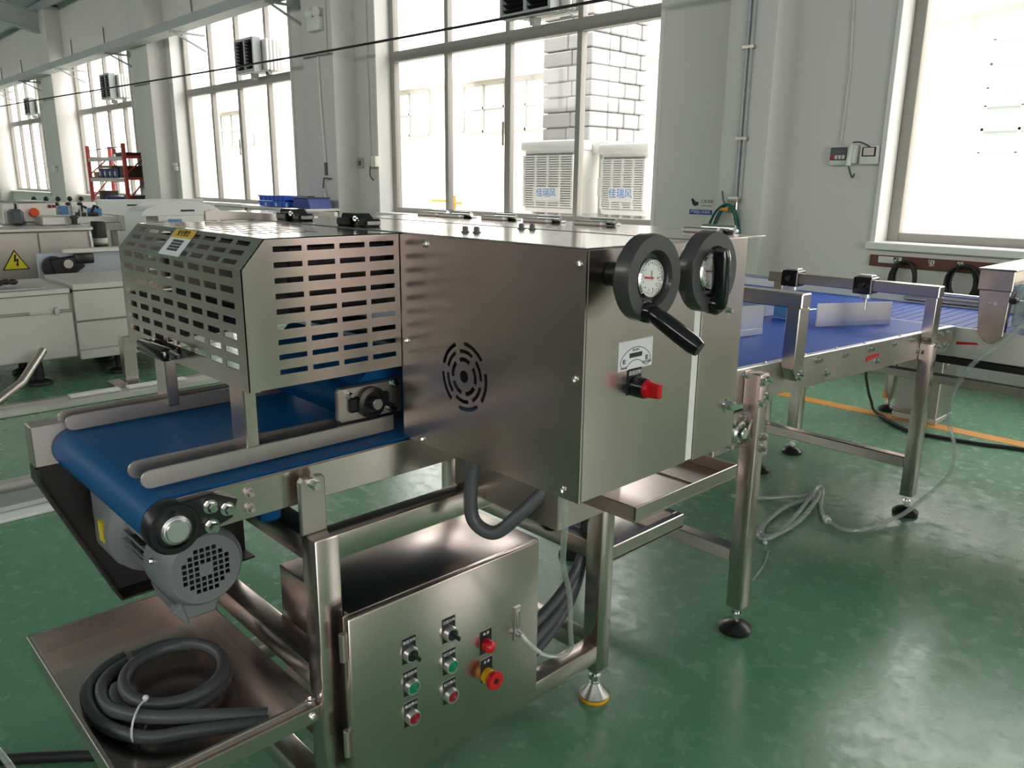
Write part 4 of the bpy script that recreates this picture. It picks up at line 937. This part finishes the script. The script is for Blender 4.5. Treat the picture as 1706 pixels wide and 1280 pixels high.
# bridge unit over the cross conveyor
BU = thing('bridge_unit', 'steel bridge housing straddling the cross conveyor at the right edge', 'machine', (-.8, 3.6, .65))
G().prism([(-.945, .83), (-.84, .83), (-.845, .665), (-.875, .635), (-.905, .64), (-.93, .67)], 'y', 3.285, 3.325, .002).link('near_cheek', STV, BU)
G().box(-.950, -.835, 3.28, 4.02, .83, .905, .003, 1).link('beam', STV, BU); G().box(-.955, -.83, 3.275, 4.03, .905, .910, .001, 1).link('lid', STP, BU)
G().box(-.945, -.84, 3.985, 4.02, .67, .83).link('far_cheek', STV, BU)
for x in (-.905, -.885): hexbolt(G(), (x, 3.285, .782), (0, -1, 0), .004, .004).link('screw', CHR, BU)
G().box(-.83, -.30, 3.30, 4.0, .70, .86, .01, 1).link('clear_cover', CLEAR, BU, smooth=0)
G().box(-.80, -.25, 3.4, 3.9, .72, .80, .006, 1).link('inner_belt', BELP, BU)
G().cyl((-.825, 3.27, .80), (-.825, 3.30, .80), .012).link('knob', BLG, BU)
# clear hose from the bridge unit to the floor
P = smooth_path([(-.78, 3.26, .72), (-.84, 3.25, .64), (-.92, 3.24, .55), (-.98, 3.28, .42), (-.99, 3.32, .30), (-.955, 3.32, .20), (-.93, 3.22, .12), (-.955, 3.06, .06), (-.985, 2.88, .022), (-1.05, 2.68, .011), (-1.16, 2.70, .010), (-1.23, 2.80, .010), (-1.285, 2.93, .012), (-1.31, 2.97, .02), (-1.31, 2.93, .028), (-1.26, 2.70, .02), (-1.225, 2.50, .012), (-1.222, 2.40, .010), (-1.25, 2.38, .010), (-1.29, 2.47, .010), (-1.315, 2.65, .010), (-1.31, 2.85, .014), (-1.285, 2.90, .025), (-1.25, 2.78, .022), (-1.22, 2.60, .012), (-1.222, 2.44, .010), (-1.255, 2.41, .010), (-1.30, 2.52, .010), (-1.315, 2.70, .014), (-1.28, 2.84, .025), (-1.33, 2.82, .018), (-1.42, 2.72, .010), (-1.52, 2.64, .010)], 6)
HT = thing('clear_hose', 'clear hose from the bridge unit coiling on the green floor', 'hose', (-1.2, 2.9, 0))
G().tube(P, .0082, 8).link('hose', CLEAR, HT); G().cyl((-1.15, 2.692, .010), (-1.17, 2.712, .010), .013).link('tie', WHT, HT)
tag(G().tube(smooth_path([(-1.60, 4.24, .010), (-1.50, 4.14, .010), (-1.36, 4.06, .010), (-1.1, 4.10, .010), (-.90, 4.17, .010), (-.5, 4.2, .010), (.5, 4.25, .010)], 6), .0095, 8).link('power_cable', RUB), 'black power cable lying on the floor near the orange line', 'cable')
tag(G().tube(smooth_path([(-1.70, 4.30, .45), (-1.72, 4.28, .25), (-1.70, 4.29, .12), (-1.68, 4.30, .06), (-1.66, 4.29, .02), (-1.62, 4.26, .009)], 5), .007, 6).link('power_cable', RUB), 'thin black cable hanging beside the pedestal box', 'cable')
tag(G().tube(smooth_path([(-1.18, 2.32, .003), (-1.14, 2.22, .003), (-1.11, 2.10, .003)], 4), .003, 6).link('tube_offcut', CLEAR), 'short clear tube offcut on the floor below the coiled hose', 'tube')
tag(G().box(-1.225, -1.212, 2.36, 2.372, 0, .012, .003, 1).link('fitting', WHT), 'tiny white fitting on the floor beside the coiled hose', 'fitting')
tag(G().tube(smooth_path([(-1.80, .16, .10), (-1.72, .19, .085), (-1.62, .21, .05), (-1.55, .20, .012)], 5), .007, 8).link('clear_tube', CLEAR), 'end of a clear tube at the lower left corner', 'tube')
tag(G().tube(smooth_path([(-1.80, .15, .012), (-1.74, .235, .012), (-1.655, .34, .012), (-1.58, .42, .012), (-1.45, .50, .012)], 5), .0115, 8).link('floor_cable', RUB), 'black cable on the floor beneath the catch tray', 'cable')

# ------------------------------------------------------------------ machines at left
LA = thing('conveyor_line', 'steel conveyor line with plain front panels on black feet, left of the blue belt', 'conveyor', (-5.45, 1.2, 0))
def panel(y0, y1, z0, z1, x=-5.2): return G().box(x-.02, x, y0, y1, z0, z1, .004, 1).link('front_panel', STB, LA)
panel(.1, 1.315, .438, .535); panel(.1, 1.325, .152, .425); panel(1.338, 2.3, .362, .545); panel(1.338, 2.3, .185, .355)
G().box(-5.24, -5.19, 1.338, 2.3, .128, .185, .004, 1).link('lower_edge', STB, LA)
G().box(-5.80, -5.185, .1, 1.322, .535, .568, .004, 1).link('top_deck', STB, LA); G().box(-5.80, -5.185, 1.338, 2.3, .548, .588, .004, 1).link('top_deck', STB, LA)
G().box(-5.80, -5.225, .1, 2.3, .16, .53).link('core', STG, LA)
for x, y in ((-5.65, 1.12), (-5.255, 1.12), (-5.706, 1.6), (-5.29, 1.58)):
    f = G().lathe((x, y, 0), (0, 0, 1), [(.062, 0), (.066, .006), (.06, .02), (.025, .035), (.02, .17)], 20).link('foot', RUB, LA); G().cyl((x, y, .05), (x, y, .17), .021).link('spindle', STG, LA)
for y0, y1 in ((.3, .62), (.85, 1.2)): G().box(-5.5, -5.21, y0, y1, .569, .580, .003, 1).link('bright_strip', ALU, LA)
G().tube([(-5.15, 1.13, .22), (-4.93, .96, .10), (-4.84, .80, .024)], .024, 8).link('brace', STG, LA)
G().box(-5.24, -5.19, 1.1, 1.22, .425, .442).link('slot_hinge', ALU, LA); G().box(-5.19, -5.17, 1.225, 1.25, .415, .46, .003, 1).link('catch', ALU, LA)
g = G()
for k in range(5): g.sph((-5.35+.03*random.random(), .93+.035*k, .60+.015*random.random()), .022, (1, 1.2, .8), 8)
g.prism([(.3, .58), (.9, .58), (.93, .62), (.78, .68), (.3, .72)], 'x', -5.55, -5.4, .01)
g.link('chain_drive', RUB, LA)
LC = thing('steel_cabinet', 'steel machine cabinet with yellow lightning warning sign', 'cabinet', (-6.7, 1.4, .2))
G().box(-7.2, -6.5, .6, 1.845, .20, .82, .004, 1).link('body', STG, LC)
G().box(-7.22, -6.48, .58, 1.86, .82, .845, .005, 1).link('top', STB, LC)
G().box(-6.498, -6.48, .62, 1.487, .24, .815, .004, 1).link('door', STG, LC); G().box(-6.498, -6.48, 1.495, 1.835, .24, .815, .004, 1).link('door', STG, LC)
G().tube([(-6.47, 1.83, .81), (-6.46, 1.845, .5), (-6.46, 1.85, .24)], .012, 6).link('edge_pipe', ALU, LC)
G().box(-6.49, -6.46, 1.80, 1.83, .60, .68, .004, 1).link('latch', ALU, LC)
sg = G().prism([(1.245, .562), (1.415, .562), (1.33, .705)], 'x', -6.479, -6.477).link('warning_sign', INK, LC, smooth=0)
G().prism([(1.257, .569), (1.403, .569), (1.33, .690)], 'x', -6.477, -6.4755).link('yellow_face', YEL, sg, smooth=0)
G().prism([(1.326, .670), (1.340, .668), (1.334, .635), (1.352, .642), (1.345, .602), (1.352, .603), (1.338, .583), (1.329, .606), (1.337, .605), (1.338, .624), (1.320, .618)], 'x', -6.4755, -6.4745).link('lightning_bolt', INK, sg, smooth=0)
for x, y in ((-7.1, .7), (-7.1, 1.75), (-6.6, .7), (-6.6, 1.75)): G().cyl((x, y, 0), (x, y, .2), .03).link('leg', STG, LC)
LB = thing('open_gear_box', 'pale bluish plate with a black chain drive in front of the steel cabinet', 'machine', (-6.1, 1.7, .3))
G().box(-6.12, -6.10, 1.38, 2.0, .40, .70, .006, 1).link('plate', mat('pale_blue_sheet', (.52, .58, .63), .4, .3), LB)
G().box(-6.15, -5.9, 1.38, 2.0, 0, .40).link('base', STB, LB)
g = G(); g.lathe((-6.10, 1.47, .605), (1, 0, 0), [(.075, 0), (.075, .04)], 20); g.prism([(1.44, .66), (1.62, .68), (1.66, .60), (1.60, .56), (1.47, .53)], 'x', -6.10, -6.05, .008); g.box(-6.10, -6.04, 1.60, 1.72, .62, .69, .01)
g.link('chain_drive', BLK, LB); G().lathe((-6.05, 1.55, .625), (1, 0, 0), [(.03, 0), (.03, .02)], 14).link('sprocket', STG, LB)
G().box(-6.06, -6.02, 1.52, 2.7, .695, .728, .004, 1).link('cross_bar', STB, LB)
G().tube(smooth_path([(-6.02, 1.46, .42), (-6.02, 1.50, .50), (-6.02, 1.60, .48), (-6.02, 1.72, .43)], 5), .006, 6).link('wire', DGR, LB)
def box_thing(nm, lab, cat, m, x0, x1, y0, y1, z0, z1, bev=.008, extra=None):
    o = thing(nm, lab, cat, ((x0+x1)/2, (y0+y1)/2, z0)); G().box(x0, x1, y0, y1, z0, z1, bev, 1).link('body', m, o)
    if extra: extra(o)
    return o
def eb(o):
    G().lathe((-6.995, 1.60, .935), (1, 0, 0), [(.032, 0), (.036, .03), (.03, .04)], 16).link('emergency_stop', ORGL, o); G().box(-7.3, -6.99, 1.50, 1.70, 1.012, 1.02, .003, 1).link('lid', ALU, o)
    for k, m in enumerate((DRED, DRED)): G().cyl((-7.0, 1.715+.03*k, .98), (-6.985, 1.715+.03*k, .98), .013).link('lamp', m, o)
    G().box(-7.1, -7.02, 1.55, 1.65, .845, .86).link('stand', STG, o)
box_thing('button_box', 'small steel box with a round orange red stop button on top of the steel cabinet', 'control box', STB, -7.3, -7.0, 1.50, 1.76, .86, 1.01, extra=eb)
box_thing('motor_housing', 'dark grey upright motor beside the button box at far left', 'motor', DGR, -6.98, -6.86, 1.42, 1.51, .846, .965, .02)
box_thing('steel_case', 'pale steel case behind the dark motor at far left', 'case', STB, -7.18, -7.02, 1.40, 1.49, .846, 1.01)
def cylm(o):
    G().lathe((-7.0, 2.05, .60), (0, 0, 1), [(.085, 0), (.085, .05), (.06, .06), (.055, .10)], 20).link('base_flange', RUB, o)
    G().cyl((-7.0, 2.05, .685), (-7.0, 2.05, .73), .057, 20).link('pale_label', WHT, o); G().cyl((-7.0, 2.05, .672), (-7.0, 2.05, .687), .0575, 20).link('yellow_label', YEL, o)
o = thing('upright_motor', 'black upright cylindrical motor right of the steel cabinet', 'motor', (-7.0, 2.05, .4)); G().cyl((-7.0, 2.05, .66), (-7.0, 2.05, .86), .055, 22).link('body', BLK, o); cylm(o)
G().box(-7.2, -6.8, 1.9, 2.25, .40, .60, .01, 1).link('base', STB, o); G().box(-7.1, -6.9, 1.95, 2.15, .0, .40).link('pillar', STG, o)
# loose small parts on the cabinet top
for k, (y, z, r, m, lab) in enumerate(((.98, .87, .02, CHR, 'small chrome fitting on the cabinet top, leftmost'), (1.10, .868, .018, BLK, 'small black knob on the cabinet top near the front edge'), (1.30, .87, .022, ALU, 'bright metal roll on the cabinet top beside the grey motor'), (1.80, .88, .03, BLK, 'black toggle clamp on the cabinet top at its right end'))):
    o = thing('loose_fitting', lab, 'fitting', (-6.7, y, .845)); G().lathe((-6.7, y, .846), (0, 0, 1), [(r*1.3, 0), (r*1.3, .012), (r*.7, .014), (r*.7, .05), (r, .052), (r, .07), (r*.5, .075)], 14).link('body', m, o)
    G().box(-6.76, -6.64, y-.05, y+.05, .846, .853, .002, 1).link('base', ALU, o)
o = box_thing('steel_trough', 'low steel trough on the cabinet top beside the button box', 'trough', STB, -6.98, -6.75, 1.60, 1.84, .846, .915)
# parallel light conveyors farther back
def line_unit(nm, lab, x0, x1, y0, y1, z, belt, knobs=0, cat='conveyor'):
    o = thing(nm, lab, cat, ((x0+x1)/2, (y0+y1)/2, 0))
    G().box(x0, x1, y0, y0+.04, z-.13, z+.01, .004, 1).link('side_plate', STB, o); G().box(x0, x1, y1-.04, y1, z-.13, z+.01, .004, 1).link('side_plate', STB, o)
    G().box(x0+.02, x1-.02, y0+.04, y1-.04, z-.05, z).link('belt', belt, o, smooth=0)
    G().box(x1-.04, x1, y0+.04, y1-.04, z-.12, z-.055).link('end_plate', STB, o)
    for x in (x0+.15, x1-.15):
        for y in (y0+.06, y1-.06): G().box(x-.025, x+.025, y-.025, y+.025, 0, z-.13).link('leg', STG, o)
    for k in range(knobs):
        x = x1-.1; y = y0+(y1-y0)*(k+.5)/knobs
        kb = G().cyl((x, y, z+.01), (x, y, z+.09), .012, 8).link('rod', CHR, o); G().cyl((x-.02, y, z+.09), (x+.02, y, z+.13), .035, 10).link('knob', BLK, o)
    return o
line_unit('belt_conveyor', 'far steel conveyor below the farthest windows, behind the knob row', -12.5, -10.2, 2.75, 4.4, .86, STB, 0)
line_unit('belt_conveyor', 'pale steel conveyor carrying a row of small black knobs at far left', -8.6, -7.75, 1.75, 2.5, .86, STB, 0)
line_unit('belt_conveyor', 'bright steel conveyor running right behind the slotted hood', -8.6, -7.4, 3.2, 4.5, .86, STP, 0)
line_unit('belt_conveyor', 'steel table partly hidden by the hood, between dark motor and hood', -7.2, -6.2, 2.42, 3.1, .70, STB, 0)
for lab, x, y0, y1, z0, z1, m in (('pale blue machine panel left of centre behind the orange red stop button', -8.2, 1.98, 2.16, .861, .945, BELP), ('pale blue machine panel right of the black clamps, below the red rack', -8.1, 2.29, 2.40, .861, .925, BELP), ('low beige machine block behind the upright motor', -7.0, 2.48, 2.95, .701, .79, STB), ('white machine panel with a dark slot below the red rack', -9.4, 2.75, 3.9, .40, .97, WHE), ('pale blue machine panel beside the white arched guard', -7.05, 2.62, 2.72, .795, .86, BELP)):
    o = box_thing('machine_panel', lab, 'machine panel', m, x, x+.06, y0, y1, z0, z1, .004)  # panels of the far machines, stood up as loose thin boxes
    if m is WHE: G().box(x+.06, x+.064, 3.05, 3.16, .90, .915).link('slot', INK, o, smooth=0); G().box(x-.02, x+.08, y0+.1, y0+.2, 0, z0).link('foot', STG, o); G().box(x-.02, x+.08, y1-.2, y1-.1, 0, z0).link('foot', STG, o)
for k, (y, z) in enumerate(((2.17, .862), (2.27, .862))):
    o = thing('toggle_clamp', ('left', 'right')[k]+' black toggle clamp on the steel conveyor below the red rack', 'clamp', (-7.9, y, z)); G().box(-7.93, -7.87, y-.03, y+.05, z, z+.035, .006).link('base', BLK, o); G().tube([(-7.9, y, z+.03), (-7.9, y+.03, z+.09), (-7.9, y+.06, z+.07)], .014, 8).link('lever', BLK, o)
box_thing('water_tank', 'dark teal tank at the left edge behind the steel cabinet', 'tank', OCEAN, -9.2, -8.6, 1.35, 1.86, .45, .97, .03)
def hood_top(o):
    G().prism([(-8.3, .90), (-7.6, .90), (-7.7, 1.06), (-8.2, 1.06)], 'y', 2.9, 2.91).link('cheek', WHE, o)
o = thing('arched_guard', 'white arched guard with a dark slot behind the hood', 'guard', (-7.3, 2.8, 0))
arch = [(2.46+.36*(1-math.cos(t/10*math.pi)), .88+.12*math.sin(t/10*math.pi)) for t in range(11)]
G().prism(arch, 'x', -7.6, -7.21, .003).link('shell', WHE, o); G().box(-7.21, -7.205, 2.80, 2.92, .915, .93).link('slot', INK, o); G().box(-7.5, -7.21, 2.6, 3.0, 0, .88).link('pedestal', STB, o)
box_thing('black_tool_case', 'black case on the steel table left of the white arched guard', 'case', BLK, -6.95, -6.75, 2.46, 2.60, .80-.009, .845, .012)
for k in range(5):
    y = 1.85+.094*k; z = .861
    o = thing('clamp_knob', ('first', 'second', 'third', 'fourth', 'fifth')[k]+' black knob from the left in the back row of knobs at far left', 'knob', (-8.0, y, z)); G().cyl((-8.0, y, z), (-8.0, y, z+.13), .008, 8).link('stem', CHR, o); G().sph((-8.0, y, z+.15), .022).link('ball', BLK, o)
for k in range(3):
    y = 1.98+.093*k; z = .861
    o = thing('clamp_knob', ('left', 'middle', 'right')[k]+' small black knob in the front row of three at far left', 'knob', (-7.85, y, z)); G().cyl((-7.85, y, z), (-7.85, y, z+.095), .007, 8).link('stem', CHR, o); G().sph((-7.85, y, z+.11), .018, (1, 1.3, .8)).link('ball', BLK, o)
# floor rails
FR = thing('floor_frame', 'pale steel frame rail lying on the floor left of the blue belt', 'frame', (-4.65, 1.0, 0))
G().box(-4.72, -4.60, .1, 2.6, .0, .035, .004, 1).link('rail', STB, FR); G().box(-4.78, -4.75, .1, 2.6, 0, .03, .003, 1).link('rail', STG, FR)
for k, (y0, y1) in enumerate(((.78, 1.0), (1.12, 1.38), (1.42, 1.75))): G().box(-4.70, -4.64, y0, y1, .035, .052 if k else .04, .004, 1).link('strip', WHE if k else ALU, FR)
lg = G().box(-4.83, -4.76, 1.45, 1.52, .0, .32, .004, 1).link('post', STV, FR); G().box(-4.85, -4.72, 1.37, 1.44, 0, .06, .004, 1).link('block', STG, FR)
F2 = thing('floor_channel', 'wide aluminium floor channel at the left edge below the blue belt', 'channel', (-3.3, .5, 0))
for x0, x1, h, m in ((-3.48, -3.42, .05, STB), (-3.42, -3.36, .012, RUB), (-3.36, -3.22, .035, ALU), (-3.22, -3.14, .012, WHE)): G().box(x0, x1, -.1, .74, 0, h, .003, 1).link('profile', m, F2)
G().box(-3.50, -3.44, .20, .46, .05, .22, .004, 1).link('end_plate', STB, F2)
# red rack
RK = thing('storage_rack', 'red steel storage rack with shelves in front of the fourth window', 'rack', (-16.2, 5.2, 0))
RF, RB_ = 5.0, 5.40
for x in (-17.2, -15.2):
    for y in (RF, RB_): G().box(x-.04, x+.04, y-.025, y+.025, 0, 1.78).link('post', REDR, RK)
    for a, b in (((RF, .30), (RB_, .75)), ((RF, .80), (RB_, 1.25)), ((RF, 1.25), (RB_, 1.60))): G().tube([(x, a[0], a[1]), (x, b[0], b[1])], .014, 6).link('side_brace', REDR, RK)
    for z in (.74, 1.16, 1.53): G().box(x-.02, x+.02, RF+.026, RB_-.026, z, z+.05).link('side_beam', REDR, RK)
for z in (.77, 1.19, 1.56):
    G().box(-17.158, -15.242, RF-.02, RF+.02, z-.07, z, .004, 1).link('beam', STB, RK); G().box(-17.158, -15.242, RF+.022, RB_-.03, z-.02, z).link('shelf', STB, RK)
G().tube([(-17.15, RB_-.01, 1.55), (-16.4, RB_-.01, 1.2)], .012, 6).link('diagonal_brace', STG, RK)
G().tube([(-17.2, RF+.03, 1.70), (-15.2, RF+.03, 1.73)], .008, 6).link('wire', RUB, RK)
def bin_(x0, x1, z0, z1, m, lab, y0=RF+.035):
    o = thing('parts_bin' if m in (NAVY, BLUB) else 'carton', lab, 'bin' if m in (NAVY, BLUB) else 'box', ((x0+x1)/2, y0+.14, z0))
    G().prism([(x0+.02, z0+.002), (x1-.02, z0+.002), (x1, z1), (x0, z1)], 'y', y0, y0+.28, .004).link('body', m, o); G().box(x0-.006, x1+.006, y0-.01, y0+.29, z1-.015, z1+.004, .004, 1).link('rim', m, o)
    if m is NAVY: G().box(x0+.04, x0+.04+(x1-x0)*.3, y0-.006, y0, z0+.04, z1-.05).link('label', PAPER, o)
    return o
for k in range(4): bin_(-16.80+.285*k, -16.54+.285*k, 1.19, 1.36, NAVY, ('leftmost', 'second', 'third', 'rightmost')[k]+' navy parts bin on the middle shelf of the red rack')
bin_(-15.63, -15.27, 1.19, 1.40, DKB, 'dark brown box at the right end of the middle shelf of the red rack')
bin_(-16.75, -16.0, 1.364+.005, 1.41, TAN, 'flat tan carton lying on the navy bins'); bin_(-17.1, -16.84, 1.19, 1.30, TAN, 'tan carton at the left end of the middle shelf')
for k in range(4): bin_(-16.65+.275*k, -16.40+.275*k, .77, .86, NAVY, ('leftmost', 'second', 'third', 'rightmost')[k]+' navy parts bin on the lowest shelf of the red rack')
bin_(-15.53, -15.27, .77, .89, DGR, 'dark crate at the right end of the lowest shelf of the red rack'); bin_(-15.75, -15.27, 1.56, 1.63, DKB, 'flat dark box at the right end of the top shelf of the red rack')
bin_(-16.9, -16.68, .77, .95, DKB, 'dark lump of parts at the left of the lowest navy bins')
o = thing('red_tag', 'small red tag hanging at the top of the rack', 'tag', (-15.8, 5.03, 1.63)); G().box(-15.86, -15.74, 5.025, 5.04, 1.61, 1.70).link('sheet', RED, o); G().tube([(-15.8, 5.03, 1.70), (-15.8, 5.03, 1.722)], .006, 5).link('string', RUB, o)
# blue crates and blue bin left of the big window
tb = thing('work_table', 'steel work table under the blue crates', 'table', (-9.2, 5.0, 0))
G().box(-10.1, -8.40, 4.7, 5.15, .84, .87, .004, 1).link('top', STB, tb)
for x in (-10.05, -8.5):
    for y in (4.74, 5.1): G().box(x-.02, x+.02, y-.02, y+.02, 0, .84).link('leg', STG, tb)
for k, (z0, z1, x0, x1) in enumerate(((.872, .932, -9.66, -8.90), (.94, 1.0, -9.66, -9.02))):
    o = thing('plastic_crate', ('lower', 'upper')[k]+' bright blue plastic crate stacked left of the big window', 'crate', ((x0+x1)/2, 4.9, z0))
    g = G(); g.box(x0, x1, 4.75, 4.77, z0+.002, z1); g.box(x0, x1, 5.08, 5.1, z0+.002, z1); g.box(x0, x0+.02, 4.77, 5.08, z0+.002, z1); g.box(x1-.02, x1, 4.77, 5.08, z0+.002, z1); g.box(x0, x1, 4.77, 5.08, z0+.002, z0+.012)
    g.link('shell', BLUB, o, smooth=0); G().box(x0-.01, x1+.01, 4.74, 4.755, z1-.012, z1+.006).link('rim', BLUB, o)
    for q in range(6): G().box(x0+.05+q*(x1-x0-.1)/5-.015, x0+.05+q*(x1-x0-.1)/5+.015, 4.742, 4.75, z0+.002, z1-.012).link('rib', PAPER if q % 2 and k == 0 else BLUB, o, smooth=0)
o = thing('blue_bin', 'dark blue tapered bin with open top beside the blue crates', 'bin', (-8.64, 4.95, .87))
G().prism([(-8.86, .871), (-8.43, .871), (-8.49, .985), (-8.80, .985)], 'y', 4.76, 5.06, .006).link('body', mat('dark_blue_plastic', (.01, .045, .28), .4), o); G().box(-8.81, -8.48, 4.75, 5.07, .985, .997, .004, 1).link('rim', DGR, o)
G().box(-8.70, -8.60, 4.85, 4.93, .997, 1.011, .006).link('contents', BLK, o)
